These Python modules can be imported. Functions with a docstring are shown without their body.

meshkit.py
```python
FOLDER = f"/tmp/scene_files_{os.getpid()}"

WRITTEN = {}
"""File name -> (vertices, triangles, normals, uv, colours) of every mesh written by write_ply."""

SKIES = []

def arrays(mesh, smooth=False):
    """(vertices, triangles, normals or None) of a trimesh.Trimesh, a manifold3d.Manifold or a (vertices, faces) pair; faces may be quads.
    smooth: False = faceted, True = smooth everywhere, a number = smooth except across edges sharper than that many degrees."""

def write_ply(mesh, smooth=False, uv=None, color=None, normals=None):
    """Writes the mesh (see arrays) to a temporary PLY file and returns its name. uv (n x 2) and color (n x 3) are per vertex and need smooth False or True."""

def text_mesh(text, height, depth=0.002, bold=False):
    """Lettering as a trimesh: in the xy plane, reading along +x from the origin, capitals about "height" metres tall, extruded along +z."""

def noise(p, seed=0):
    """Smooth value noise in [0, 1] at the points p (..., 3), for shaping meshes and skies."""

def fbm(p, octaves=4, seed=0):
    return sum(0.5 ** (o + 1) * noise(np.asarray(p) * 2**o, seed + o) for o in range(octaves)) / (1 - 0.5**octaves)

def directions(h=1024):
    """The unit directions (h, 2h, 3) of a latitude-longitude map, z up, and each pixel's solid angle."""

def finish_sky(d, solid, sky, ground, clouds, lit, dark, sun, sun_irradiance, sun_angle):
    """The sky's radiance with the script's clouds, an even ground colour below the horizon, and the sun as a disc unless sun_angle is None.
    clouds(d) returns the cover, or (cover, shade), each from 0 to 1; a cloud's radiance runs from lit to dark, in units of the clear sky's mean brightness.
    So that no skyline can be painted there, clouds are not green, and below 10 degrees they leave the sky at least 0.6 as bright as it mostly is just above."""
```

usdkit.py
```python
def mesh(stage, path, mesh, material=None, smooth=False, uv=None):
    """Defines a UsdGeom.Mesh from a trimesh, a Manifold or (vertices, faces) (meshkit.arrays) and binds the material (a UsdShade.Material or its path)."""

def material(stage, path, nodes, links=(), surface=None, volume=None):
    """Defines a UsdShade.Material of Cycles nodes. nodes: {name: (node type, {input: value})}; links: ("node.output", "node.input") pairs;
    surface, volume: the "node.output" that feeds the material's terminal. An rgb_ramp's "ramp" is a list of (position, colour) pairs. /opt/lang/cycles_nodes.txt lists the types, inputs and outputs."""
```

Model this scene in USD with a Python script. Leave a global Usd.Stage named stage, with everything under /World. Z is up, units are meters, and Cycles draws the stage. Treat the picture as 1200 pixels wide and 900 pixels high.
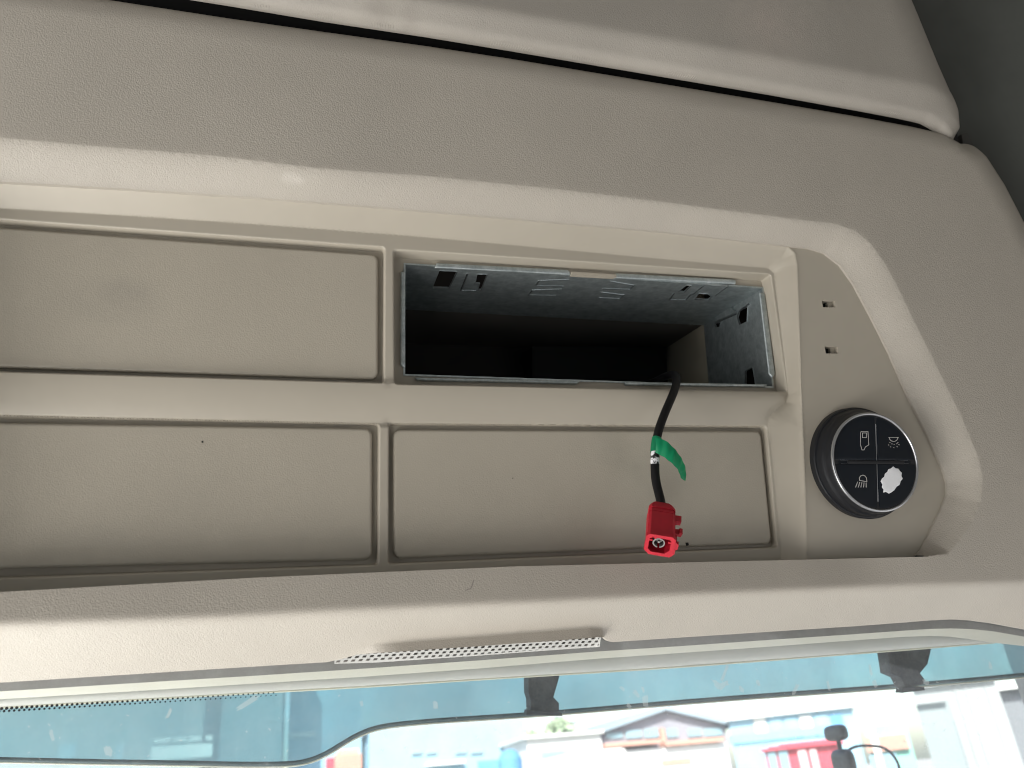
import math, random
import numpy as np
import shapely
import trimesh
from shapely.geometry import Polygon, LineString, Point, MultiPolygon, box as sbox
from shapely.ops import unary_union
from scipy.spatial import Delaunay, cKDTree
from pxr import Usd, UsdGeom, UsdLux, UsdShade, Gf, Sdf
import usdkit, meshkit

random.seed(7)
rng = np.random.default_rng(7)
stage = Usd.Stage.CreateInMemory()
UsdGeom.SetStageUpAxis(stage, 'Z')
UsdGeom.SetStageMetersPerUnit(stage, 1.0)
UsdGeom.Xform.Define(stage, '/World')

# ------------------------------------------------------------------ camera and frames
# console frame: u right, v up along the fascia, d out of the fascia towards the cab (millimetres)
# world: x right, y forward out of the windscreen, z up (metres); the fascia leans TILT back over the driver
F, TILT, EYE_Z = 950.0, math.radians(14.0), 2.8
DIST = 332.37
Xc = np.array([3756.0, 119.0, F]); Xc /= np.linalg.norm(Xc)
Vc = np.array([-120.0, -4050.0, F]); Vc -= Xc * (Vc @ Xc); Vc /= np.linalg.norm(Vc)
Nc = np.cross(Vc, Xc); Nc *= -np.sign(Nc[2])
Oc = np.array([0, 0, 1.0]) * (-DIST / Nc[2])
Uc = Vc * math.cos(TILT) - Nc * math.sin(TILT)
Yc = np.cross(Uc, Xc)
SA, CA = math.sin(TILT), math.cos(TILT)
BASIS = np.stack([Xc, Yc, Uc])                      # camera vector -> world vector
ORIGIN = np.array([0, 0, EYE_Z])
EYE = BASIS @ (-Oc) / 1000 + ORIGIN


def W(p):
    """console millimetres (u, v, d) -> world metres"""
    p = np.asarray(p, float)
    u, v, d = p[..., 0], p[..., 1], p[..., 2]
    return np.stack([u, -v * SA - d * CA, v * CA - d * SA], -1) / 1000 + ORIGIN


def on_plane(px, py, d):
    """where the line of sight through a spot of the picture meets the fascia-parallel plane at depth d: (u, v) in mm"""
    r = np.stack(np.broadcast_arrays(np.asarray(px, float) - 600, np.asarray(py, float) - 450, F), -1)
    t = (-DIST + np.asarray(d, float)) / (r @ Nc)
    p = r * t[..., None] - Oc
    return np.stack([p @ Xc, p @ Vc], -1)


def uv(points, d):
    a = np.asarray(points, float)
    return on_plane(a[:, 0], a[:, 1], d)


def far(px, py, y, yaw=0.0):
    """world point on the line of sight, y metres ahead of the eye on a plane that is turned yaw radians towards the right"""
    r = BASIS @ np.array([px - 600, py - 450, F])
    return EYE + r * (y / (r[1] * math.cos(yaw) + r[0] * math.sin(yaw)))


cam = UsdGeom.Camera.Define(stage, '/World/camera')
cx, cy, cz = BASIS @ [1, 0, 0], BASIS @ [0, -1, 0], BASIS @ [0, 0, -1]
M = Gf.Matrix4d(*[float(x) for row in ((*cx, 0), (*cy, 0), (*cz, 0), (*EYE, 1)) for x in row])
cam.AddTransformOp().Set(M)
cam.CreateHorizontalApertureAttr(36.0)
cam.CreateVerticalApertureAttr(27.0)
cam.CreateFocalLengthAttr(36.0 * F / 1200)
cam.CreateFStopAttr(14.0)
cam.CreateFocusDistanceAttr(0.37)
cam.CreateClippingRangeAttr(Gf.Vec2f(0.02, 5000))
cam.CreateExposureAttr(1.2)

# ------------------------------------------------------------------ daylight
SUN_DIR = np.array([-0.35, -0.75, 0.72]); SUN_DIR /= np.linalg.norm(SUN_DIR)
SKY = 0.15
dome = UsdLux.DomeLight.Define(stage, '/World/sky')
sky_m = usdkit.material(stage, '/World/Looks/sky_light', {
    's': ('sky_texture', {'sky_type': 'single_scattering', 'sun_disc': False, 'sun_elevation': math.asin(SUN_DIR[2]), 'sun_rotation': math.atan2(SUN_DIR[0], SUN_DIR[1]),
                          'aerosol_density': 2.0}),
    'b': ('background_shader', {'strength': SKY})}, [('s.color', 'b.color')], surface='b.background')
UsdShade.MaterialBindingAPI.Apply(dome.GetPrim()).Bind(sky_m)
dome.GetPrim().SetCustomDataByKey('kind', 'structure')


def look_rot(direction):
    """matrix rows for a light that shines along direction"""
    z = -np.asarray(direction, float) / np.linalg.norm(direction)
    x = np.cross([0, 0, 1.0], z)
    x = x / np.linalg.norm(x) if np.linalg.norm(x) > 1e-6 else np.array([1.0, 0, 0])
    return x, np.cross(z, x), z


def place(xf, pos, direction):
    x, y, z = look_rot(direction)
    xf.AddTransformOp().Set(Gf.Matrix4d(*[float(t) for r in ((*x, 0), (*y, 0), (*z, 0), (*pos, 1)) for t in r]))


sun = UsdLux.DistantLight.Define(stage, '/World/sun')
sun.CreateIntensityAttr(1.1); sun.CreateAngleAttr(0.53); sun.CreateNormalizeAttr(True)
sun.CreateColorAttr(Gf.Vec3f(1.0, 0.95, 0.88))
place(sun, (0, 0, 50), -SUN_DIR)


def cab_lamp(name, pos, direction, w, h, intensity, color):
    l = UsdLux.RectLight.Define(stage, '/World/' + name)
    l.CreateWidthAttr(w); l.CreateHeightAttr(h); l.CreateIntensityAttr(intensity); l.CreateColorAttr(Gf.Vec3f(*color))
    place(l, pos, direction)


# added unseen area lamps standing in for daylight from below and the left
cab_lamp('dash_fill_lamp', (-0.4, 0.0, EYE_Z - 0.62), (0.05, 0.0, 1), 1.4, 0.22, 3.4, (1.0, 0.975, 0.925))
cab_lamp('left_dash_fill_lamp', (-0.8, 0.0, EYE_Z - 0.63), (0.35, 0.0, 1), 0.8, 0.22, 6.9, (1.0, 0.975, 0.925))
cab_lamp('right_dash_fill_lamp', (0.12, 0.02, EYE_Z - 0.60), (0.0, 0.0, 1), 0.5, 0.2, 0.9, (1.0, 0.975, 0.925))
cab_lamp('left_fill_lamp', (-1.3, -0.25, EYE_Z - 0.30), (1, 0.1, 0.25), 0.5, 0.5, 2.2, (1.0, 0.97, 0.94))
cab_lamp('left_rear_fill_lamp', (-1.3, -0.45, EYE_Z - 0.10), (1, 0.3, 0.05), 0.5, 0.5, 0.6, (1.0, 0.97, 0.94))


# ------------------------------------------------------------------ materials
def mat(name, color, rough=0.5, metallic=0.0, spec=0.5, bump=None, mottle=None, coat=0.0, stains=None, spots=None, **extra):
    """bump = (scale per metre, strength, distance); mottle = (scale, share); stains = (scale, colour, low, high)"""
    nodes = {'p': ('principled_bsdf', {'base_color': color, 'roughness': rough, 'metallic': metallic, 'specular_ior_level': spec, 'coat_weight': coat, **extra}),
             'g': ('geometry', {})}
    links = []
    last = None
    if mottle:
        nodes['mn'] = ('noise_texture', {'scale': mottle[0], 'detail': 5.0, 'roughness': 0.6})
        c = np.array(color)
        nodes['mr'] = ('rgb_ramp', {'ramp': [(0.3, tuple(c * (1 - mottle[1]))), (0.7, tuple(np.minimum(c * (1 + mottle[1]), 0.95)))]})
        links += [('g.position', 'mn.vector'), ('mn.fac', 'mr.fac')]
        last = 'mr.color'
    if stains:
        nodes['sn'] = ('noise_texture', {'scale': stains[0], 'detail': 6.0, 'roughness': 0.65})
        nodes['sr'] = ('rgb_ramp', {'ramp': [(stains[2], (0, 0, 0)), (stains[3], (1, 1, 1))]})
        nodes['sb'] = ('rgb_to_bw', {})
        nodes['sm'] = ('mix', {'mix_type': 'mix', 'color1': color, 'color2': stains[1]})
        links += [('g.position', 'sn.vector'), ('sn.fac', 'sr.fac'), ('sr.color', 'sb.color'), ('sb.val', 'sm.fac')]
        if last:
            links.append((last, 'sm.color1'))
        last = 'sm.color'
    for k, (spot, r, col, amount) in enumerate(spots or ()):
        # a smudge of radius r round a world point
        nodes.update({f'v{k}': ('mapping', {'mapping_type': 'point', 'location': tuple(-np.asarray(spot) / np.asarray(r)), 'scale': tuple(1 / np.asarray(r))}), f'q{k}': ('gradient_texture', {'gradient_type': 'spherical'}),
                      f'w{k}': ('noise_texture', {'scale': 160.0, 'detail': 4.0}), f'x{k}': ('math', {'math_type': 'multiply'}), f'y{k}': ('math', {'math_type': 'multiply', 'value2': amount, 'use_clamp': True}),
                      f'z{k}': ('mix', {'mix_type': 'mix', 'color1': color, 'color2': col})})
        links += [('g.position', f'v{k}.vector'), (f'v{k}.vector', f'q{k}.vector'), ('g.position', f'w{k}.vector'), (f'q{k}.fac', f'x{k}.value1'), (f'w{k}.fac', f'x{k}.value2'), (f'x{k}.value', f'y{k}.value1'), (f'y{k}.value', f'z{k}.fac')]
        if last:
            links.append((last, f'z{k}.color1'))
        last = f'z{k}.color'
    if last:
        links.append((last, 'p.base_color'))
    if bump:
        nodes['bn'] = ('voronoi_texture', {'scale': bump[0]}) if len(bump) > 3 else ('noise_texture', {'scale': bump[0], 'detail': 2.0, 'roughness': 0.5})
        nodes['bb'] = ('bump', {'strength': bump[1], 'distance': bump[2]})
        out = 'bn.distance' if len(bump) > 3 else 'bn.fac'
        links += [('g.position', 'bn.vector'), (out, 'bb.height'), ('bb.normal', 'p.normal')]
    return usdkit.material(stage, '/World/Looks/' + name, nodes, links, surface='p.BSDF')


def glass_mat(name, tint, dirt_veil=0.0, dirt_veil_col=(0.8, 0.85, 0.85)):
    nodes = {'t': ('transparent_bsdf', {'color': tint}), 'gl': ('glossy_bsdf', {'color': (1, 1, 1), 'roughness': 0.02}), 'f': ('fresnel', {'IOR': 1.5}),
             'm': ('mix_closure', {}), 'g': ('geometry', {})}
    links = [('f.fac', 'm.fac'), ('t.BSDF', 'm.closure1'), ('gl.BSDF', 'm.closure2')]
    out = 'm.closure'
    if dirt_veil:
        nodes.update({'d': ('diffuse_bsdf', {'color': dirt_veil_col}), 'tl': ('translucent_bsdf', {'color': dirt_veil_col}), 'da': ('mix_closure', {'fac': 0.6}),
                      'n': ('noise_texture', {'scale': 55.0, 'detail': 8.0, 'roughness': 0.75}), 'r': ('rgb_ramp', {'ramp': [(0.40, (0.16,) * 3), (0.60, (0.30,) * 3), (0.66, (0.42,) * 3), (0.70, (1,) * 3)]}),  # ramp floor is an even pale veil washing out the view, peaks are dirt
                      'bw': ('rgb_to_bw', {}), 'ml': ('math', {'math_type': 'multiply', 'value2': dirt_veil}), 'm2': ('mix_closure', {})})
        links += [('g.position', 'n.vector'), ('n.fac', 'r.fac'), ('r.color', 'bw.color'), ('bw.val', 'ml.value1'), ('ml.value', 'm2.fac'),
                  ('m.closure', 'm2.closure1'), ('d.BSDF', 'da.closure1'), ('tl.BSDF', 'da.closure2'), ('da.closure', 'm2.closure2')]
        out = 'm2.closure'
    return usdkit.material(stage, '/World/Looks/' + name, nodes, links, surface=out)


SHELL_C = (0.408, 0.375, 0.328)
def at_px(px, py, d):
    return W([*on_plane(px, py, d), d])

M_shell = mat('grained_shell_plastic', SHELL_C, 0.5, bump=(1700, 0.6, 0.0003), mottle=(18, 0.04), stains=(9, (0.32, 0.29, 0.25), 0.62, 0.80),
              spots=[(at_px(342, 211, 3), (0.008, 0.006, 0.004), (0.68, 0.66, 0.60), 1.8), (at_px(352, 214, 3), (0.005, 0.005, 0.003), (0.68, 0.66, 0.60), 1.8), (at_px(880, 408, 3), (0.006, 0.006, 0.004), (0.6, 0.58, 0.54), 1.2)])
M_lid = mat('grained_lid_plastic', (0.345, 0.320, 0.285), 0.55, bump=(1700, 0.5, 0.0003), mottle=(14, 0.07),
            spots=[(at_px(445, 8, 14), (0.012, 0.01, 0.02), (0.20, 0.18, 0.155), 0.8), (at_px(480, 22, 14), (0.006, 0.01, 0.014), (0.20, 0.18, 0.155), 0.6), (at_px(900, 30, 18), (0.03, 0.05, 0.03), (0.42, 0.37, 0.33), 1.3)])
M_insert = mat('satin_insert_plastic', (0.418, 0.381, 0.318), 0.42, bump=(2400, 0.12, 0.0002), mottle=(25, 0.03))
M_panel = mat('satin_panel_plastic', (0.400, 0.364, 0.302), 0.45, bump=(1700, 0.30, 0.0003), mottle=(20, 0.03), stains=(22, (0.37, 0.34, 0.285), 0.55, 0.75),
              spots=[(at_px(128, 352, -10), (0.026, 0.01, 0.013), (0.27, 0.25, 0.215), 0.6), (at_px(150, 342, -10), (0.012, 0.01, 0.008), (0.27, 0.25, 0.215), 0.5), (at_px(780, 575, -10), (0.01, 0.01, 0.016), (0.28, 0.25, 0.20), 0.7)])
M_groove = mat('dark_groove_plastic', (0.05, 0.045, 0.04), 0.7)
M_gap = mat('gap_black', (0.012, 0.012, 0.012), 0.9)  # near-black for gap and hole shade, dirt specks and the module
M_pillar = mat('dark_pillar_cloth', (0.085, 0.09, 0.083), 0.9, bump=(900, 0.3, 0.0004), mottle=(30, 0.08))
M_steel = usdkit.material(stage, '/World/Looks/galvanised_steel', {
    'g': ('geometry', {}), 'n': ('noise_texture', {'scale': 210.0, 'detail': 6.0, 'roughness': 0.7}), 'c': ('rgb_ramp', {'ramp': [(0.30, (0.33, 0.38, 0.395)), (0.55, (0.49, 0.545, 0.555)), (0.75, (0.64, 0.69, 0.70))]}),
    'm': ('mapping', {'rotation': (0.5, 0.3, 0.9), 'scale': (60.0, 1500.0, 60.0)}), 'k': ('noise_texture', {'scale': 1.0, 'detail': 3.0}), 'kr': ('rgb_ramp', {'ramp': [(0.60, (0, 0, 0)), (0.72, (1, 1, 1))]}), 'kb': ('rgb_to_bw', {}),
    'mx': ('mix', {'mix_type': 'mix', 'color2': (0.60, 0.66, 0.68)}), 'hf': ('math', {'math_type': 'multiply', 'value2': 0.55}), 'b': ('bump', {'strength': 0.12, 'distance': 0.0002}), 'p': ('principled_bsdf', {'metallic': 0.82, 'roughness': 0.45})},
    [('g.position', 'n.vector'), ('n.fac', 'c.fac'), ('g.position', 'm.vector'), ('m.vector', 'k.vector'), ('k.fac', 'kr.fac'), ('kr.color', 'kb.color'), ('kb.val', 'hf.value1'), ('hf.value', 'mx.fac'), ('c.color', 'mx.color1'), ('mx.color', 'p.base_color'),
     ('n.fac', 'b.height'), ('b.normal', 'p.normal')], surface='p.BSDF')
M_steel_edge = mat('cut_steel_edge', (0.62, 0.66, 0.68), 0.3, 0.95)
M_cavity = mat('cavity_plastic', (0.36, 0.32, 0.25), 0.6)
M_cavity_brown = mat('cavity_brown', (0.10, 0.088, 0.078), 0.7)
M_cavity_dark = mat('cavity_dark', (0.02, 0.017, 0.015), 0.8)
M_black = mat('black_knob_plastic', (0.011, 0.012, 0.015), 0.45, spec=0.35, bump=(2600, 0.1, 0.0002))
M_button = mat('smooth_black_button', (0.004, 0.007, 0.012), 0.35, spec=0.22)
M_chrome = mat('satin_chrome_ring', (0.46, 0.47, 0.49), 0.3, 0.9)
M_icon = mat('icon_print', (0.42, 0.42, 0.41), 0.6)
M_white = mat('white_paint_blob', (0.80, 0.81, 0.84), 0.65, bump=(900, 0.2, 0.0003))
M_cable = mat('black_cable_sheath', (0.006, 0.006, 0.007), 0.5, spec=0.22)
M_mark = mat('worn_white_print', (0.012, 0.012, 0.013), 0.5, stains=(420, (0.75, 0.75, 0.78), 0.47, 0.53))
M_red = mat('red_connector_plastic', (0.40, 0.010, 0.024), 0.5, spec=0.3, mottle=(300, 0.10), bump=(1500, 0.08, 0.0002))
M_red_in = mat('red_connector_socket', (0.42, 0.012, 0.025), 0.45)
M_contact = mat('nickel_contact', (0.30, 0.295, 0.285), 0.4, 1.0)
M_insul = mat('grey_insulator', (0.16, 0.155, 0.15), 0.6)
M_seam = mat('brown_grey_seam', (0.24, 0.22, 0.205), 0.7)
M_divider = mat('grey_divider', (0.34, 0.35, 0.37), 0.5)
M_mesh = mat('pale_grille_plastic', (0.62, 0.62, 0.60), 0.5)
M_strip = mat('cream_header_strip', (0.76, 0.72, 0.61), 0.5, bump=(900, 0.25, 0.0003), mottle=(20, 0.05))
M_seal = mat('pale_seal', (0.60, 0.58, 0.53), 0.5)
M_edge = mat('cream_edge_highlight', (0.82, 0.78, 0.62), 0.5)  # pale colour for the painted edge highlights
M_frit = mat('black_ceramic_dot', (0.01, 0.012, 0.014), 0.6)
M_rubber = mat('black_bracket', (0.02, 0.022, 0.026), 0.6, mottle=(60, 0.2))
M_liner = mat('cab_liner', (0.34, 0.325, 0.30), 0.9)
M_dark_cab = mat('dark_cab_trim', (0.06, 0.058, 0.055), 0.8)
M_glass = glass_mat('windscreen_glass', (0.93, 0.97, 0.96), 0.5)


def tape_mat():
    return usdkit.material(stage, '/World/Looks/green_tape', {
        'p': ('principled_bsdf', {'base_color': (0.004, 0.26, 0.115), 'roughness': 0.4}), 't': ('translucent_bsdf', {'color': (0.004, 0.34, 0.13)}), 'm': ('mix_closure', {'fac': 0.35})},
        [('p.BSDF', 'm.closure1'), ('t.BSDF', 'm.closure2')], surface='m.closure')


M_tape = tape_mat()


def visor_mat():
    nodes = {'t': ('transparent_bsdf', {'color': (0.64, 0.82, 0.83)}), 'tl': ('translucent_bsdf', {'color': (0.76, 0.91, 0.92)}), 'd': ('diffuse_bsdf', {'color': (0.30, 0.56, 0.60)}),
             'g': ('geometry', {}), 'n': ('noise_texture', {'scale': 9.0, 'detail': 7.0, 'roughness': 0.65}), 'r': ('rgb_ramp', {'ramp': [(0.3, (0.32,) * 3), (0.7, (0.75,) * 3)]}), 'bw': ('rgb_to_bw', {}),
             'a': ('mix_closure', {'fac': 0.25}), 'm': ('mix_closure', {}), 'gl': ('glossy_bsdf', {'roughness': 0.08}), 'f': ('fresnel', {'IOR': 1.4}), 'm2': ('mix_closure', {})}
    links = [('g.position', 'n.vector'), ('n.fac', 'r.fac'), ('r.color', 'bw.color'), ('bw.val', 'm.fac'), ('tl.BSDF', 'a.closure1'), ('d.BSDF', 'a.closure2'),
             ('t.BSDF', 'm.closure1'), ('a.closure', 'm.closure2'), ('f.fac', 'm2.fac'), ('m.closure', 'm2.closure1'), ('gl.BSDF', 'm2.closure2')]
    return usdkit.material(stage, '/World/Looks/teal_visor', nodes, links, surface='m2.closure')


M_visor = visor_mat()
M_visor_edge = mat('dark_visor_edge', (0.07, 0.12, 0.13), 0.5)

# ------------------------------------------------------------------ scene helpers
used = {}


def numbered(path):
    n = used.get(path, -1) + 1
    used[path] = n
    return path if n == 0 else f'{path}_{n:03d}'


def tagset(p, label=None, cat=None, group=None, kind=None):
    for k, v in (('label', label), ('category', cat), ('group', group), ('kind', kind)):
        if v:
            p.SetCustomDataByKey(k, v)


BASE = {}


def thing(name, base, label=None, cat=None, group=None, kind=None):
    """an Xform at the thing's base (world metres) whose children are its parts"""
    x = UsdGeom.Xform.Define(stage, numbered('/World/' + name))
    x.AddTranslateOp().Set(Gf.Vec3d(*map(float, base)))
    p = x.GetPrim()
    BASE[str(p.GetPath())] = np.asarray(base, float)
    tagset(p, label, cat, group, kind)
    return p


def part(parent, name, mesh, material, smooth=False, label=None, kind=None):
    """a mesh (world metres) under a thing or a part"""
    v, f = (np.asarray(mesh[0], float), np.asarray(mesh[1])) if isinstance(mesh, (tuple, list)) else (np.asarray(mesh.vertices), np.asarray(mesh.faces))
    path = str(parent.GetPath())
    base = BASE['/'.join(path.split('/')[:3])]
    g = usdkit.mesh(stage, numbered(f'{path}/{name}'), (v - base, f), material, smooth=smooth)
    tagset(g.GetPrim(), label, None, None, kind)
    return g.GetPrim()


def single(name, mesh, material, smooth=False, label=None, cat=None, group=None, kind=None):
    v, f = (np.asarray(mesh[0], float), np.asarray(mesh[1])) if isinstance(mesh, (tuple, list)) else (np.asarray(mesh.vertices), np.asarray(mesh.faces))
    g = usdkit.mesh(stage, numbered('/World/' + name), (v, f), material, smooth=smooth)
    tagset(g.GetPrim(), label, cat, group, kind)
    return g.GetPrim()


def cat_meshes(ms):
    vs, fs, n = [], [], 0
    for v, f in ms:
        v, f = np.asarray(v, float), np.asarray(f)
        if f.shape[1] == 4:
            f = np.vstack([f[:, [0, 1, 2]], f[:, [0, 2, 3]]])
        vs.append(v); fs.append(f + n); n += len(v)
    return np.vstack(vs), np.vstack(fs)


def tm(m):
    return np.asarray(m.vertices), np.asarray(m.faces)


def rnd(poly, r):
    """rounds all corners of a polygon"""
    return poly.buffer(-r, quad_segs=8).buffer(2 * r, quad_segs=8).buffer(-r, quad_segs=8)


def resample(line, step):
    n = max(2, int(math.ceil(line.length / step)))
    return np.array([line.interpolate(i / n, normalized=True).coords[0] for i in range(n)])


def ring_points(ring, step):
    """points on a ring at most step apart that keep its corners"""
    c = np.asarray(ring.coords)[:-1]
    out = []
    for a, b in zip(c, np.roll(c, -1, 0)):
        n = max(1, int(math.ceil(np.linalg.norm(b - a) / step)))
        out.append(a + (b - a) * (np.arange(n) / n)[:, None])
    return np.vstack(out)


def polys(g):
    return [] if g.is_empty else [g] if isinstance(g, Polygon) else [p for p in g.geoms if isinstance(p, Polygon)]


def patch(poly, fn, spacing=3.0, edge=1.0, loops=(), skirt=0.0):
    """a relief d = fn(u, v) over a polygon, in console mm, with its own points along the outline and the given loops; skirt: depth of a wall that runs back from every outline"""
    pts, walls = [], []
    for p in polys(poly):
        for r in [p.exterior, *p.interiors]:
            pts.append(ring_points(r, edge))
    for g in loops:
        for line in (list(g.geoms) if hasattr(g, 'geoms') else [g]):
            q = np.array([line.interpolate(s).coords[0] for s in np.arange(0, line.length, edge)])
            keep = shapely.contains_xy(poly, q[:, 0], q[:, 1])
            if keep.any():
                pts.append(q[keep])
    hard = np.vstack(pts)
    hard = hard[np.sort(np.unique(np.round(hard, 3), axis=0, return_index=True)[1])]
    x0, y0, x1, y1 = poly.bounds
    gx, gy = np.meshgrid(np.arange(x0, x1, spacing), np.arange(y0, y1, spacing * 0.866))
    gx = gx + (np.arange(gx.shape[0])[:, None] % 2) * spacing / 2
    grid = np.stack([gx.ravel(), gy.ravel()], 1)
    grid = grid[shapely.contains_xy(poly, grid[:, 0], grid[:, 1])]
    if len(grid):
        grid = grid[cKDTree(hard).query(grid)[0] > 0.6 * min(spacing, edge * 1.5)]
    allp = np.vstack([hard, grid])
    tri = Delaunay(allp).simplices
    c = allp[tri].mean(1)
    tri = tri[shapely.contains_xy(poly, c[:, 0], c[:, 1])]
    a, b, cc = (allp[tri[:, k]] for k in range(3))
    area = (b[:, 0] - a[:, 0]) * (cc[:, 1] - a[:, 1]) - (b[:, 1] - a[:, 1]) * (cc[:, 0] - a[:, 0])
    tri = np.where((area < 0)[:, None], tri[:, [0, 2, 1]], tri)[np.abs(area) > 1e-6]
    d = fn(allp[:, 0], allp[:, 1])
    out = [(np.column_stack([allp, d]), tri)]
    if skirt:
        for p in polys(poly):
            for r in [p.exterior, *p.interiors]:
                q = ring_points(r, edge)
                n = len(q)
                dq = fn(q[:, 0], q[:, 1])
                i = np.arange(n); j = (i + 1) % n
                v = np.vstack([np.column_stack([q, dq]), np.column_stack([q, dq - skirt])])
                ccw = r.is_ccw
                f = np.stack([i, i + n, j + n, j], 1) if ccw else np.stack([j, j + n, i + n, i], 1)
                out.append((v, f))
    return cat_meshes(out)


def sd(poly):
    """signed distance to a polygon's outline, positive inside"""
    b = poly.boundary
    shapely.prepare(poly); shapely.prepare(b)

    def f(x, y):
        p = shapely.points(np.asarray(x, float), np.asarray(y, float))
        s = shapely.distance(p, b)
        return np.where(shapely.contains_xy(poly, x, y), s, -s)
    return f


def smoothstep(t):
    t = np.clip(t, 0, 1)
    return t * t * (3 - 2 * t)


def soft_ramp(t, k=0.12):
    """0..1 ramp with rounded ends of width k"""
    t = np.asarray(t, float)
    def sp(x):  # smooth max(x, 0)
        return np.where(x < -k, 0, np.where(x > k, x, (x + k) ** 2 / (4 * k)))
    return np.clip(sp(t) - sp(t - 1), 0, 1)


def prism(poly, d0, d1, to=W, bevel=0.0):
    """polygon in (u, v) extruded between depths d0 (back) and d1 (front)"""
    ms = []
    for p in polys(poly):
        m = trimesh.creation.extrude_polygon(p, d1 - d0)
        v = np.asarray(m.vertices) + [0, 0, d0]
        ms.append((v, np.asarray(m.faces)))
    v, f = cat_meshes(ms)
    return (to(v), f) if to else (v, f)


def W_(m):
    return W(m[0]), m[1]


def tube(points, radii, sides=16, caps=True):
    p = np.asarray(points, float); n = len(p)
    r = np.broadcast_to(np.asarray(radii, float), (n,))
    t = np.gradient(p, axis=0); t /= np.linalg.norm(t, axis=1, keepdims=True)
    a = np.cross(t[0], [0.3, 0.2, 0.9]); a /= np.linalg.norm(a)
    A = []
    for k in range(n):
        a = a - t[k] * (a @ t[k]); a /= np.linalg.norm(a); A.append(a)
    A = np.array(A); Bn = np.cross(t, A)
    ang = np.arange(sides) * 2 * math.pi / sides
    v = p[:, None] + r[:, None, None] * (np.cos(ang)[None, :, None] * A[:, None] + np.sin(ang)[None, :, None] * Bn[:, None])
    i, j = np.meshgrid(np.arange(n - 1), np.arange(sides), indexing='ij')
    q = np.stack([i * sides + j, i * sides + (j + 1) % sides, (i + 1) * sides + (j + 1) % sides, (i + 1) * sides + j], -1).reshape(-1, 4)
    f = np.vstack([q[:, [0, 1, 2]], q[:, [0, 2, 3]]])
    v = v.reshape(-1, 3)
    if caps:
        v = np.vstack([v, p[0], p[-1]])
        k = np.arange(sides); k2 = (k + 1) % sides
        f = np.vstack([f, np.stack([k2, k, np.full(sides, n * sides)], 1), np.stack([(n - 1) * sides + k, (n - 1) * sides + k2, np.full(sides, n * sides + 1)], 1)])
    return v, f


def spline(pts, n):
    from scipy.interpolate import CubicSpline
    p = np.asarray(pts, float)
    s = np.r_[0, np.cumsum(np.linalg.norm(np.diff(p, axis=0), axis=1))]
    return CubicSpline(s, p)(np.linspace(0, s[-1], n))


def box_w(x0, x1, y0, y1, z0, z1):
    m = trimesh.creation.box([x1 - x0, y1 - y0, z1 - z0])
    m.apply_translation([(x0 + x1) / 2, (y0 + y1) / 2, (z0 + z1) / 2])
    return tm(m)


def stroke(points, width):
    return LineString(points).buffer(width / 2, cap_style='round', join_style='round')


# ================================================================== SETTING: the yard and the cab
single('ground', (np.array([[-400, -60, 0], [400, -60, 0], [400, 600, 0], [-400, 600, 0]], float), np.array([[0, 1, 2], [0, 2, 3]])),
       mat('pale_yard_concrete', (0.34, 0.33, 0.31), 0.9, mottle=(0.4, 0.15)), kind='structure')

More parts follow.
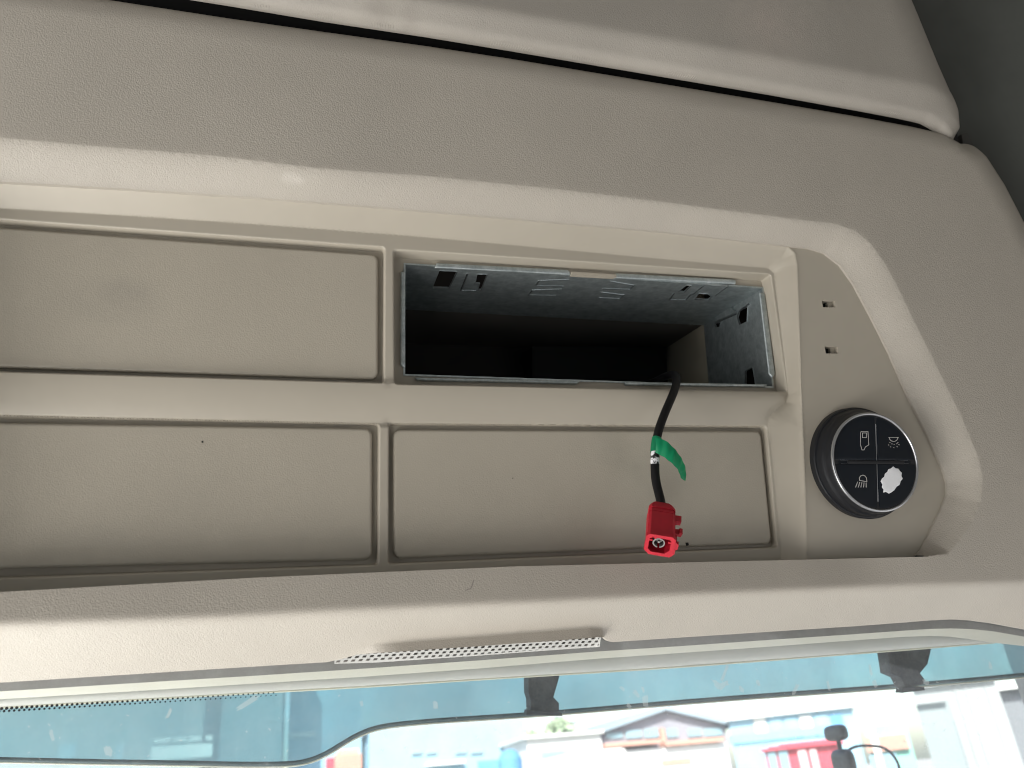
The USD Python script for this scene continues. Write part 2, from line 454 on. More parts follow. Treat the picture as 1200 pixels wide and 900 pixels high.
CX0, CX1, CY0, CZ0, CZ1 = -1.85, 0.50, -2.0, 1.15, EYE_Z + 0.62
single('cab_roof', box_w(CX0, CX1, CY0, 0.05, CZ1, CZ1 + 0.05), M_liner, kind='structure')
single('cab_rear_wall', box_w(CX0, CX1, CY0 - 0.05, CY0 - 0.003, CZ0, CZ1), M_liner, kind='structure')
single('cab_floor', box_w(CX0, CX1, CY0, 0.75, CZ0 - 0.05, CZ0 - 0.003), M_dark_cab, kind='structure')
for x in (CX0, CX1):
    s = 0.05 * (1 if x > 0 else -1)
    a, b = min(x, x + s), max(x, x + s)
    single('cab_side_wall', cat_meshes([box_w(a, b, CY0, -1.2, CZ0, CZ1), box_w(a, b, -1.197, 0.3, CZ0, EYE_Z - 0.8), box_w(a, b, -1.197, 0.3, EYE_Z - 0.2, CZ1)]), M_liner, kind='structure')
single('dashboard', cat_meshes([box_w(CX0 + 0.003, CX1 - 0.003, 0.1, 0.5, CZ0, EYE_Z - 1.2)]), M_dark_cab, kind='structure')

# ================================================================== THE OVERHEAD CONSOLE
console = thing('overhead_console', W([0, -95, 0]), 'beige overhead console with four radio bays and a grained grey surround above the windscreen', 'overhead console')

D_SHELL, D_INS, D_FLOOR, D_BAY = 10.0, -1.0, -9.0, -17.0
# recess outline (edge where the grained surround meets the smooth insert), at d = 0
RIM = Polygon(uv([(-90, 207), (0, 213), (150, 221.5), (300, 231.5), (430, 241.5), (560, 252.5), (780, 272), (909, 287), (948, 291.5), (966, 297), (984, 311), (999, 332), (1020, 371), (1041, 413), (1062, 461),
                  (1089, 516), (1105, 552), (1109, 566), (1109, 580), (1103, 596.5), (1089, 625), (1079, 645), (1070, 653), (943, 656), (600, 664), (300, 677), (0, 694), (-90, 699)], 0))
# crest of the surround, at d = D_SHELL
CREST = Polygon(uv([(-90, 157), (0, 162), (125, 173), (250, 183), (375, 198), (500, 207), (650, 222), (780, 237.5), (870, 249.5), (942, 258.5), (978, 262.5), (1002, 271), (1020, 286), (1035, 306.5), (1050, 333.5),
                    (1068, 371), (1089, 413), (1116, 468), (1128, 493), (1146, 536), (1151, 561), (1148.5, 589), (1139, 611), (1124.6, 632), (1112, 648), (1075, 652), (943, 651), (800, 653), (600, 659), (300, 671.5), (0, 687), (-90, 692)], D_SHELL))

# ---- grained surround
top_edge = [(-200, -62), (0, -16), (110, 0), (267, 24), (380, 40), (500, 56.5), (600, 71.5), (700, 88), (800, 104.5), (900, 121), (1000, 138), (1060, 149), (1100, 158), (1124, 167)]
right_edge = [(1146, 188), (1168, 222), (1186, 257), (1203, 291), (1240, 372), (1290, 500), (1335, 660), (1350, 760)]
D_BOT = -16.0
bottom_edge = [(1290, 752), (1240, 744), (1200, 737), (1165, 730.5), (1140, 727.3), (1115, 726), (1090, 727), (1060, 729.5), (1000, 734), (900, 740.5), (800, 747), (718, 752.5), (712, 751), (704, 746), (690, 744.5), (640, 748.5),
               (560, 754.5), (500, 758.5), (440, 763), (418, 766), (400, 772), (383, 776), (300, 781), (150, 790.5), (0, 800), (-200, 812)]
OUT = Polygon(np.vstack([uv(top_edge, D_SHELL - 8), uv(right_edge, D_SHELL - 16), uv(bottom_edge, D_BOT)]))
crease = LineString(uv([(-200, 745), (0, 734), (125, 730), (250, 726), (400, 717.5), (520, 712), (650, 706.5), (800, 698.5), (1000, 690), (1200, 684), (1400, 676)], D_SHELL))
cr = np.asarray(crease.coords)
bo = uv(bottom_edge, D_BOT)[::-1]
plain = uv([(-200, 812), (0, 800), (150, 790.5), (300, 781), (400, 775), (500, 768), (600, 760.5), (718, 752.5), (800, 747), (900, 740.5), (1000, 734), (1060, 729.5), (1090, 727), (1115, 726), (1140, 727.3), (1165, 730.5), (1200, 737), (1240, 744), (1290, 752)], D_BOT)
sd_rim, sd_crest = sd(RIM), sd(CREST)
lip_line = uv([(-200, 698), (-90, 692), (0, 687), (300, 671.5), (600, 659), (800, 653), (943, 651), (1112, 648), (1300, 640)], D_SHELL)
LIP_U = on_plane(1085, 660, D_SHELL)[0]
top_line = LineString(uv(top_edge, D_SHELL - 8))
right_line = LineString(uv([top_edge[-1]] + right_edge, D_SHELL - 16))
scoop_top = uv([(395, 768), (412, 760), (440, 752.5), (500, 747), (560, 742.5), (640, 736), (690, 732), (705, 734), (712, 741), (716, 750)], -6)
SC_U0, SC_U1 = on_plane(392, 768, -14)[0], on_plane(716, 748, -10)[0]


def shell_fn(u, v):
    u, v = np.asarray(u, float), np.asarray(v, float)
    p = shapely.points(u, v)
    # inner cove
    si, so = -sd_rim(u, v), sd_crest(u, v)
    inside = so > 0
    t = np.where(inside, np.clip(si, 0, None) / np.maximum(np.clip(si, 0, None) + so, 1e-6), 1.0)
    d = D_SHELL * np.where(inside, np.sin(np.clip(t, 0, 1) * math.pi / 2 * 0.98) * 0.35 + 0.65 * soft_ramp(t, 0.18), 1.0)
    # blend over the crest
    # rolled top edge
    st = shapely.distance(p, top_line)
    r = 15.0
    d = d - np.where(st < r, 8.0 * (1 - np.sqrt(np.clip(1 - (1 - st / r) ** 2, 0, 1))), 0)
    # the right flank curls away towards the pillar
    sr = shapely.distance(p, right_line)
    r = 26.0
    d = d - np.where(sr < r, 16.0 * (1 - np.sqrt(np.clip(1 - (1 - sr / r) ** 2, 0, 1))), 0)
    # the lip under the recess leans back a little
    vl = np.interp(u, lip_line[:, 0], lip_line[:, 1])
    vcr = np.interp(u, cr[:, 0], cr[:, 1])
    d = d - 3.0 * np.where(v < vl + 2, np.clip((v - vcr) / np.maximum(vl - vcr, 4), 0, 1.1), 0) * smoothstep((LIP_U - u) / 45)
    # bottom: turns under towards the windscreen
    vc, vb = np.interp(u, cr[:, 0], cr[:, 1]), np.interp(u, plain[:, 0], plain[:, 1])
    q = (vc - v) / (vc - vb)
    drop = (D_SHELL - D_BOT) * (np.where(q < -0.12, 0, np.where(q > 0.12, q, (q + 0.12) ** 2 / 0.48)))
    # scoop above the grille: the face stays upright there
    vs = np.interp(u, scoop_top[:, 0], scoop_top[:, 1])
    w = smoothstep((u - SC_U0) / 26) * smoothstep((SC_U1 - u) / 6)
    qs = (vc - vs) / (vc - vb)
    over = np.clip(q - qs, 0, None)
    drop = drop - w * (D_SHELL - D_BOT) * np.where(over < 0.05, over ** 2 / 0.1, over - 0.025) * 1.25
    return d - drop


OUT_R = rnd(OUT.buffer(0), 0.8)
surround = OUT_R.difference(RIM)
crest_loops = [CREST.buffer(k).boundary for k in (-1.5, -0.7, 0.0, 0.7)] + [RIM.buffer(k).boundary for k in (0.5, 1.2, 2.4)]
edge_loops = [top_line.buffer(k).boundary for k in (0.4, 1.0, 2.0, 3.5, 5.5, 8, 11, 14)] + [right_line.buffer(k).boundary for k in (0.5, 1.5, 3, 5, 8, 12)]
crease_loops = [LineString(cr + [0, k]) for k in (-3, -2, -1, 0, 1, 2, 3)] + [LineString(scoop_top + [0, k]) for k in (-1.5, -0.8, 0, 0.8, 1.5)]
part(console, 'surround', W_(patch(surround, shell_fn, 2.6, 1.1, crest_loops + edge_loops + crease_loops, skirt=3.5)), M_shell, smooth=40,
     label='grained grey beige plastic surround, turned under at its lower edge')

# ---- smooth insert: side plate, dished field, four bays
ridge = [(-90, 206), (0, 212), (150, 220.5), (300, 230.5), (430, 240.5), (560, 251.5), (780, 271), (900, 286), (923, 289.5), (931, 297), (933.5, 310), (936, 380), (937.5, 440), (943, 573), (945, 640), (945, 664), (600, 672), (300, 685), (0, 702), (-90, 707)]
RIDGE = rnd(Polygon(uv(ridge, D_INS)), 1.0)
floor_px = [(-90, 238), (0, 244), (150, 252.5), (300, 262.5), (480, 276), (640, 290.5), (780, 303.5), (900, 314), (907, 320), (922, 440), (924, 462), (921, 472), (906, 483), (901, 490), (900.5, 500), (904, 528), (915, 640), (915, 672), (600, 684), (0, 710), (-90, 715)]
FLOOR = rnd(Polygon(uv(floor_px, D_FLOOR)), 1.0)
BAYS_PX = {'top_left': [(-90, 251), (450.5, 290), (449.5, 449), (-90, 433)], 'bottom_left': [(-90, 484.5), (444, 496), (443, 661.5), (-90, 680)],
           'bottom_right': [(456, 496), (898, 499.5), (911, 641), (455.5, 660.5)], 'radio': [(461.5, 293), (903, 322), (922, 458.5), (462.5, 450.5)]}
BAYS = {k: rnd(Polygon(uv(p, D_FLOOR)), 1.2) for k, p in BAYS_PX.items()}
bays_all = unary_union(list(BAYS.values()))
CAGE_IN = Polygon(uv([(475, 312), (893, 336), (905, 450), (475, 441)], -16))
cu0, cu1 = -63.0, 0
cx_ = np.asarray(CAGE_IN.exterior.coords)
CU0, CU1 = cx_[[0, 3], 0].mean(), cx_[[1, 2], 0].mean()
CV0, CV1 = cx_[[2, 3], 1].mean(), cx_[[0, 1], 1].mean()
CAGE = sbox(CU0, CV0, CU1, CV1)
sd_radio = sd(BAYS['radio'])
sd_ridge, sd_floor, sd_bays = sd(RIDGE), sd(FLOOR), sd(bays_all)
SLOTS = [Polygon(uv(p, D_INS)) for p in ([(963, 352.3), (978.5, 353), (979, 360.2), (964.5, 360)], [(966.3, 406), (981.8, 406.5), (982.3, 414.3), (968, 414.3)])]
slots_all = unary_union(SLOTS)
rib_mid = 0.5 * (BAYS['top_left'].bounds[1] + BAYS['bottom_left'].bounds[3])
rib_half = 0.5 * (BAYS['top_left'].bounds[1] - BAYS['bottom_left'].bounds[3])


def insert_fn(u, v):
    a, b = sd_ridge(u, v), sd_floor(u, v)
    t = np.where(b >= 0, 1.0, np.where(a <= 0, 0.0, a / np.maximum(a - b, 1e-6)))
    d = D_INS + (D_FLOOR - D_INS) * np.where(t <= 0, 0, np.where(t >= 1, 1, soft_ramp(t, 0.09)))
    # small bead along the ridge line
    d = d + 0.35 * np.exp(-(a / 0.9) ** 2) * (u < RIDGE.bounds[2] + 3) * (u > 60)
    # soft swell of the rib between the rows
    rb = (v - rib_mid) / rib_half
    rc = np.clip(rb, -1, 1)
    d = d + np.where(np.abs(rb) < 1.25, (1.0 * np.clip(1 - rc ** 2, 0, 1) ** 0.7 + 1.6 * rc * np.clip((1.25 - np.abs(rb)) / 0.25, 0, 1)) * np.clip(b / 4, 0, 1), 0)
    s = sd_bays(u, v)
    r = 0.9
    round_ = np.where((s < 0) & (s > -r), -(r - np.sqrt(np.clip(r * r - (s + r) ** 2, 0, None))), 0)
    d = d + round_
    bay = np.where(sd_radio(u, v) > -1.0, D_BAY, D_BAY + 3.6)
    d = np.where(s >= 0, D_FLOOR - r + (bay - D_FLOOR + r) * np.clip(s / 0.45, 0, 1), d)
    return d


plate = RIM.buffer(0.8).difference(slots_all)
plate = plate.difference(CAGE.buffer(0.7)).intersection(sbox(-290, -120, 400, 300))
ins_loops = [bays_all.buffer(k).boundary for k in (-0.9, -0.45, 0.0, 0.08, 0.25, 0.5, 0.75, 0.95)] + [RIDGE.buffer(k).boundary for k in (-4.5, -3, -2.2, -1.6, -1, -0.5, 0, 0.5, 1.0)] + [FLOOR.buffer(k).boundary for k in (-2.2, -1.6, -1.2, -0.8, -0.4, 0, 0.3, 0.6, 0.9, 1.3, 1.8)]
part(console, 'insert', W_(patch(plate, insert_fn, 3.0, 0.5, ins_loops, skirt=4.0)), M_insert, smooth=35, label='smooth beige insert with dished field and side plate')
for k, s in enumerate(SLOTS):
    x0, y0, x1, y1 = s.bounds
    h = s.buffer(0.05)
    # pocket: ledge for the lit right wall, black block for the hole's shade
    mid = x0 + 0.62 * (x1 - x0)
    ledge = prism(h.intersection(sbox(mid, y0 - 1, x1 + 1, y1 + 1)), D_INS - 4.2, D_INS - 2.2)
    part(console, 'slot_ledge', ledge, M_insert)
    part(console, 'slot_dark_block', prism(h.intersection(sbox(x0 - 1, y0 - 1, mid - 0.01, y1 + 1)), D_INS - 9, D_INS - 4.0), M_gap)

# ---- three blank covers
COVERS = {'top_left': [(-90, 260), (0, 265.8), (443, 298), (443, 444.3), (0, 430), (-90, 427)], 'bottom_left': [(-90, 492.5), (0, 494.8), (436, 501.8), (436, 656), (0, 666.2), (-90, 671)],
          'bottom_right': [(461, 503), (892, 504.8), (905, 637.8), (800, 641.2), (461.5, 654.5)]}
COVER_LABEL = {'top_left': 'blank cover panel with a faint smudge left of the open radio bay', 'bottom_left': 'blank cover panel in the bottom left bay', 'bottom_right': 'blank cover panel behind the hanging cable'}
COVER_POLY = {}
for k, p in COVERS.items():
    poly = rnd(Polygon(uv(p, D_FLOOR - 1.2)), 3.2)
    COVER_POLY[k] = poly
    f = sd(poly)
    fn = lambda u, v, f=f: D_FLOOR - 1.2 - (1.1 - np.sqrt(np.clip(1.1 ** 2 - (1.1 - np.clip(f(u, v), 0, 1.1)) ** 2, 0, None)))
    part(console, 'cover_panel', W_(patch(poly, fn, 5.0, 1.2, [poly.buffer(-q).boundary for q in (0.12, 0.35, 0.7, 1.1, 1.5)], skirt=5.0)), M_panel, smooth=40, label=COVER_LABEL[k])
pl = uv([(803, 636), (806.5, 636.3), (807, 639.5), (803.6, 639)], D_FLOOR)

for pts, d in (([(803, 636), (806.5, 635.6), (807.2, 638.6), (804.5, 640)], D_FLOOR - 1.2), ([(236, 517), (238, 516.6), (238.4, 518.6), (236.5, 519.2)], D_FLOOR - 1.2), ([(600, 560), (601.4, 560), (601, 561.6)], D_FLOOR - 1.2)):
    part(console, 'dirt_speck', prism(Polygon(uv(pts, d)), d - 0.05, d + 0.12), M_gap)
scuff = stroke(uv([(555, 680), (553, 686), (551, 690)], D_SHELL - 2), 0.35).union(stroke(uv([(545, 692), (548, 690.5), (551, 690)], D_SHELL - 2), 0.3))
fs_ = lambda u, v: shell_fn(u, v) + 0.06
part(console, 'scuff_mark', W_(patch(scuff, fs_, 0.4, 0.2)), M_seam)

# ---- what lies behind the open bay
def wall_quad(pts):
    return W(np.array(pts, float)), np.array([[0, 1, 2], [0, 2, 3]])


DB, DM = -80.0, -148.0     # back end of the cage, back wall of the cavity
cav = console
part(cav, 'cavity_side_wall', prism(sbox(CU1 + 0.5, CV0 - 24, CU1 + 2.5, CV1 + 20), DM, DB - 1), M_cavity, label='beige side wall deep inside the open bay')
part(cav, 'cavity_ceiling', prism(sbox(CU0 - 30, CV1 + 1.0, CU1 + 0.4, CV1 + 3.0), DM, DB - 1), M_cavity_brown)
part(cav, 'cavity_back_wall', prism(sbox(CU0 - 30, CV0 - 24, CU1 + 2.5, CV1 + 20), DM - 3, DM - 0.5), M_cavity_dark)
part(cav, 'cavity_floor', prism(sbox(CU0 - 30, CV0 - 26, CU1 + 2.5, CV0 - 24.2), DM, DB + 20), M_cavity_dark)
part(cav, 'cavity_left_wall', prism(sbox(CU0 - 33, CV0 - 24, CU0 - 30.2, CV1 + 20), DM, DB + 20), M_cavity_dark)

# ---- added unseen dark box behind the fascia, keeps sky from showing through
for nm, poly, a, b in (('blocker_back', sbox(-420, -86, 520, 420), -200, -198), ('blocker_top', sbox(-420, 420.2, 520, 424), -200, -20), ('blocker_bottom', sbox(-420, -92, 520, -86.2), -200, -22),
                       ('blocker_side', sbox(-424, -92, -420.2, 424), -200, -25), ('blocker_side', sbox(520.2, -92, 524, 424), -200, -25)):
    part(console, nm, prism(poly, a, b), M_cavity_dark)

# ---- perforated grille in the scoop
g_top = uv([(392, 773.5), (405, 766), (440, 757), (560, 748.5), (640, 742.5), (690, 739), (704, 744)], D_BOT - 3)
g_bot = uv([(392, 778), (440, 777), (560, 769), (640, 763), (704, 758.5)], D_BOT - 3)
G = Polygon(np.vstack([g_top, g_bot[::-1]])).buffer(0)
holes = []
x0, y0, x1, y1 = G.bounds
pu, pv = 3.0, 1.35
for j in range(int((y1 - y0) / pv) + 2):
    for i in range(int((x1 - x0) / pu) + 2):
        c = (x0 + (i + 0.5 * (j % 2)) * pu, y0 + j * pv)
        holes.append(Polygon([(c[0] - 1.05, c[1] - 0.42), (c[0] + 0.55, c[1] - 0.42), (c[0] + 1.05, c[1] + 0.42), (c[0] - 0.55, c[1] + 0.42)]))
gu = np.asarray(g_top)
gt = lambda u: np.interp(u, g_top[:, 0], g_top[:, 1])
gfn = lambda u, v: D_BOT - 2.5 + 0.35 * (v - gt(u))
grille = G.difference(unary_union(holes).intersection(G.buffer(-0.5)))
part(console, 'grille', W_(patch(grille, gfn, 4.0, 1.2, [], skirt=1.2)), M_mesh, label='pale perforated grille strip under the lower edge')
part(console, 'grille_backing', W_(patch(G, lambda u, v: gfn(u, v) - 2.2, 6.0, 3.0)), M_seam)

# ================================================================== HEADER TRIM ABOVE THE WINDSCREEN
header = thing('header_trim', W([0, -120, -30]), 'cream trim and pale rubber seal running along the top of the windscreen', 'header trim')
G_U = [(-200, 820), (0, 808.3), (150, 799), (300, 789.8), (420, 782), (560, 772), (700, 761.5), (800, 755), (900, 748), (1000, 741.3), (1060, 737), (1090, 735), (1115, 734.4), (1140, 735.3), (1165, 738), (1200, 744), (1300, 762)]
S_U = [(-200, 831), (0, 819.5), (150, 810.5), (300, 801), (420, 793.5), (560, 783.5), (700, 772), (800, 765), (900, 758), (1000, 750.5), (1060, 746.3), (1090, 745.2), (1115, 746.2), (1140, 749.3), (1165, 753.2), (1200, 757), (1300, 772)]
T_U = [(-200, 841), (0, 829.5), (150, 820.8), (300, 812), (420, 805.4), (560, 796.5), (700, 788), (800, 781.5), (900, 774), (1000, 766.3), (1060, 761.8), (1115, 757.3), (1165, 753.4), (1200, 752), (1300, 748)]


def band(a, b, da, db, fn=None, spacing=3.0, edge=1.5, extra_top=0.0):
    A, Bq = uv(a, da), uv(b, db)
    A = A + [0, extra_top]
    p = Polygon(np.vstack([A, Bq[::-1]])).buffer(0)
    f = fn or (lambda u, v: da + (db - da) * np.clip((np.interp(u, A[:, 0], A[:, 1]) - v) / np.maximum(np.interp(u, A[:, 0], A[:, 1]) - np.interp(u, Bq[:, 0], Bq[:, 1]), 1e-6), 0, 1))
    return patch(p, f, spacing, edge, skirt=2.0)


part(header, 'cream_strip', W_(band(G_U, S_U, -29, -35)), M_strip, smooth=40)
dark_up = [(x, y - 22) for x, y in G_U]
part(header, 'dark_groove', W_(band(dark_up, [(x, y + 2) for x, y in G_U], -23, -29.5)), M_seam)
A_, B_ = uv(S_U, -38), uv(T_U, -44)


def roll(u, v):
    va, vb = np.interp(u, A_[:, 0], A_[:, 1]), np.interp(u, B_[:, 0], B_[:, 1])
    q = np.clip((va - v) / np.maximum(va - vb, 0.05), 0, 1)
    return -38 - 9 * (1 - np.sqrt(np.clip(1 - q ** 2, 0, 1)))


part(header, 'seal', W_(band([(x, y - 2) for x, y in S_U], T_U, -38, -44, roll, 1.5, 1.0)), M_seal, smooth=60)
bead = [(*on_plane(x, y - 0.3, -47), -47.0) for x, y in T_U if x <= 1165]
part(header, 'edge_glare_line', tube(W(spline(bead, 120)), 0.00055, 8), M_edge, smooth=True)  # thin pale line standing for the glare along the glass edge

# ================================================================== WINDSCREEN
GY = 0.052   # metres ahead of the fascia at the header


def screen_pt(px, py, off=0.0, lean=0.16, y0=GY):
    """point of the leaning windscreen plane (its foot stands further forward) on the line of sight; off: metres in front of it"""
    r = BASIS @ np.array([px - 600, py - 450, F])
    n = np.array([0, 1.0, lean]); n /= np.linalg.norm(n)
    p0 = np.array([0, y0 + off, EYE_Z - 0.12])
    return EYE + r * (((p0 - EYE) @ n) / (r @ n))


def lean_y(z, off=0.0, lean=0.16):
    return GY + off - (z - (EYE_Z - 0.12)) * lean


ws = thing('windscreen', (0, lean_y(EYE_Z - 1.2), EYE_Z - 1.2), 'dusty clear windscreen glass below the header trim', 'windscreen')
zt, zb = EYE_Z - 0.05, EYE_Z - 1.2
part(ws, 'pane', (np.array([[CX0, lean_y(zb), zb], [CX1, lean_y(zb), zb], [CX1, lean_y(zt), zt], [CX0, lean_y(zt), zt]]), np.array([[0, 1, 2], [0, 2, 3]])), M_glass)
dots = []
tl = np.array(T_U)
disc = [(math.cos(a), math.sin(a)) for a in np.arange(8) * math.pi / 4]
for k in range(2):
    for i in range(0, 56):
        x = -4 + i * 5.9 + (2.95 if k % 2 else 0)
        y = np.interp(x, tl[:, 0], tl[:, 1]) + 1.0 + k * 3.1
        rr = 0.00064 * (0.95, 0.75)[k] * (1 - 0.55 * x / 340)
        c = screen_pt(x, y, -0.0012)
        up = np.array([0, -0.158, 0.987])
        v = np.array([c] + [c + rr * (a * np.array([1, 0, 0]) + b * up) for a, b in disc])
        dots.append((v, np.array([[0, 1 + q, 1 + (q + 1) % 8] for q in range(8)])))
part(ws, 'frit_dot_band', cat_meshes(dots), M_frit, kind='stuff')

rg = np.random.default_rng(21)
marks = []


def glass_mark(px_pts, w0, w1):
    c = np.array([screen_pt(x, y, -0.0008) for x, y in px_pts])
    ex = np.array([1.0, 0, 0]); ey = np.array([0, -0.158, 0.987])
    q = np.stack([c @ ex, c @ ey], 1)
    g = LineString(q).buffer(0.5 * (w0 + w1) * 0.0004, quad_segs=4)
    g = affine_noise(g)
    m = trimesh.creation.triangulate_polygon(g, engine='earcut')
    v = np.asarray(m[0]); o = c[0]
    return o + (v[:, :1] - o @ ex) * ex + (v[:, 1:2] - o @ ey) * ey, np.asarray(m[1])


def affine_noise(g):
    p = np.asarray(g.exterior.coords)[:-1]
    k = p.mean(0)
    return Polygon(k + (p - k) * (1 + rg.uniform(-0.25, 0.25, (len(p), 1)))).buffer(0)


for l, w in (([(281, 829), (300, 817)], 2.2), ([(852, 801), (843, 805), (838, 800)], 3), ([(846, 796), (852, 782)], 2), ([(756, 818), (757, 826)], 3.2), ([(744, 811), (748, 815)], 2), ([(736, 826), (738, 829)], 2), ([(728, 806), (731, 808)], 1.6), ([(753, 806), (754, 810)], 1.5),
             ([(510, 824), (511, 828)], 2.5), ([(888, 799), (889, 801)], 2.5), ([(868, 806), (870, 809)], 2.2), ([(970, 800), (972, 808)], 1.8), ([(1160, 778), (1161, 782)], 2.6), ([(1025, 800), (1026, 803)], 3), ([(1019, 780), (1021, 790)], 1.8), ([(1084, 799), (1086, 800)], 3), ([(668, 848), (676, 846)], 1.2),
             ([(930, 812), (934, 804)], 2.4), ([(423, 823), (424, 826)], 1.6), ([(125, 878), (128, 882)], 3), ([(60, 858), (62, 866)], 1.6), ([(200, 832), (196, 840)], 1.4)):
    try:
        marks.append(glass_mark(l, w, w))
    except Exception:
        pass
for _ in range(110):
    x = rg.uniform(0, 1200); y = np.interp(x, tl[:, 0], tl[:, 1]) + rg.uniform(6, 110)
    try:
        marks.append(glass_mark([(x, y), (x + rg.uniform(-2, 2), y + rg.uniform(0.2, 1.8))], *([rg.uniform(0.25, 0.75)] * 2)))
    except Exception:
        pass
M_dust = usdkit.material(stage, '/World/Looks/dried_dirt', {'t': ('transparent_bsdf', {}), 'd': ('translucent_bsdf', {'color': (0.85, 0.87, 0.85)}), 'e': ('diffuse_bsdf', {'color': (0.7, 0.7, 0.68)}), 'a': ('mix_closure', {'fac': 0.4}), 'm': ('mix_closure', {'fac': 0.4})},
                         [('d.BSDF', 'a.closure1'), ('e.BSDF', 'a.closure2'), ('t.BSDF', 'm.closure1'), ('a.closure', 'm.closure2')], surface='m.closure')
part(ws, 'dirt_marks', cat_meshes(marks), M_dust, kind='stuff')

# ================================================================== OUTSIDE SUN VISOR
VOFF = 0.13
visor = thing('outside_sun_visor', screen_pt(600, 830, VOFF), 'translucent teal sun visor mounted outside above the windscreen on two brackets', 'sun visor')
v_low = [(-260, 890), (0, 893), (120, 895.5), (240, 897.5), (330, 898), (358, 895), (385, 884), (415, 866), (440, 856), (470, 851), (560, 844), (640, 838.5), (760, 828.5), (900, 817.5), (1065, 805.5), (1200, 793.5), (1420, 776)]
v_top = [(1420, 700), (1200, 715), (900, 735), (600, 755), (300, 770), (-260, 800)]


def sheet(px_poly, off, thick, step=6):
    p = np.array([screen_pt(x, y, off) for x, y in px_poly])
    n = np.array([0, 1.0, 0.16]); n /= np.linalg.norm(n)
    ex = np.array([1.0, 0, 0]); ey = np.cross(n, ex)
    o = p[0]
    q = np.stack([(p - o) @ ex, (p - o) @ ey], 1)
    poly = Polygon(q).buffer(0)
    m = trimesh.creation.extrude_polygon(poly, thick)
    v = np.asarray(m.vertices)
    return o + v[:, :1] * ex + v[:, 1:2] * ey + v[:, 2:] * n, np.asarray(m.faces)


part(visor, 'tinted_sheet', sheet(v_low + v_top, VOFF, 0.003), M_visor)
lowp = spline([screen_pt(x, y - 3.2, VOFF - 0.003) for x, y in v_low], 220)
part(visor, 'lower_lip', tube(lowp, 0.0011, 8), M_visor_edge, smooth=True)
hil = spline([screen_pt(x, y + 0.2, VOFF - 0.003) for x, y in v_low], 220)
part(visor, 'edge_highlight', tube(hil, 0.0006, 6), M_edge, smooth=True)  # pale line that paints a highlight under the visor edge
for b in ([(619, 780), (659, 780), (652, 805), (648.5, 817), (655, 824), (655, 833), (622, 835), (622, 820), (619.5, 812)],
          [(1038, 752), (1094, 748), (1087, 778), (1078, 789), (1084, 797), (1080, 803), (1062, 806), (1056, 794), (1044, 789), (1042, 776)]):
    part(visor, 'bracket', sheet(b, 0.110, 0.010), M_rubber)
    part(visor, 'bracket_clip', sheet([(b[6][0] - 4, b[7][1] + 12), (b[5][0] + 3, b[5][1] + 2), (b[5][0] + 4, b[5][1] + 6), (b[6][0] - 5, b[7][1] + 18)], 0.106, 0.006), M_rubber)

# ================================================================== LOCKER FLAP ABOVE
flap = thing('locker_flap', W([0, 120, 10]), 'grey plastic overhead locker flap with rounded lower lip above the dark gap', 'locker flap')
L_lo = [(-250, -75), (0, -38), (110, -20), (267, 5), (380, 24), (500, 42), (600, 58.5), (700, 75.5), (800, 92.5), (900, 109.5), (1000, 127.5), (1050, 137), (1080, 143.5), (1100, 151.5), (1117, 163), (1122, 164)]
L_rt = [(1128, 149), (1122, 132), (1110, 111), (1098, 84), (1084, 50), (1071, 18), (1060, -8), (1040, -60), (1025, -110)]
FL = Polygon(np.vstack([uv(L_lo, 8), uv(L_rt, 8), uv([(800, -170), (300, -250), (-250, -300)], 16)])).buffer(0)
fl_low, fl_rt = LineString(uv(L_lo, 8)), LineString(uv([L_lo[-1]] + L_rt, 8))
band_top = uv([(-250, -112), (0, -75), (300, -27), (600, 18), (867, 63), (1000, 87), (1080, 101), (1130, 112), (1300, 150)], 18)
fl_lo_a = uv(L_lo + [(1250, 190)], 8)


def flap_fn(u, v):
    p = shapely.points(u, v)
    vt, vb = np.interp(u, band_top[:, 0], band_top[:, 1]), np.interp(u, fl_lo_a[:, 0], fl_lo_a[:, 1])
    t = (v - vb) / np.maximum(vt - vb, 1)
    d = 12.5 + 6.5 * soft_ramp(t, 0.2)
    s = shapely.distance(p, fl_low)
    d = d - np.where(s < 3.2, 4.5 * (1 - np.sqrt(np.clip(1 - (1 - s / 3.2) ** 2, 0, 1))), 0)
    d = d + 0.12 * np.exp(-((s - 2.4) / 1.2) ** 2)
    s = shapely.distance(p, fl_rt)
    r = 30.0
    d = d - np.where(s < r, 11 * (1 - np.sqrt(np.clip(1 - (1 - s / r) ** 2, 0, 1))), 0)
    return d


part(flap, 'door_skin', W_(patch(FL, flap_fn, 3.0, 1.2, [fl_low.buffer(k).boundary for k in (0.3, 0.8, 1.4, 2.2, 3.2, 4.2)] + [fl_rt.buffer(k).boundary for k in (0.5, 1.5, 3, 5, 8, 12, 16)] + [LineString(band_top + [0, k]) for k in (-3, -1.5, 0, 1.5, 3)], skirt=1.5)),
     M_lid, smooth=45)
part(flap, 'gap_shade_sheet', W_(patch(Polygon(np.vstack([uv([(x, y - 26) for x, y in L_lo], -6), uv([(x, y + 22) for x, y in L_lo], -6)[::-1]])).buffer(0), lambda u, v: np.full(np.shape(u), -6.0), 6.0, 3.0, skirt=2.0)), M_gap)  # black sheet added behind the gap to give its shade

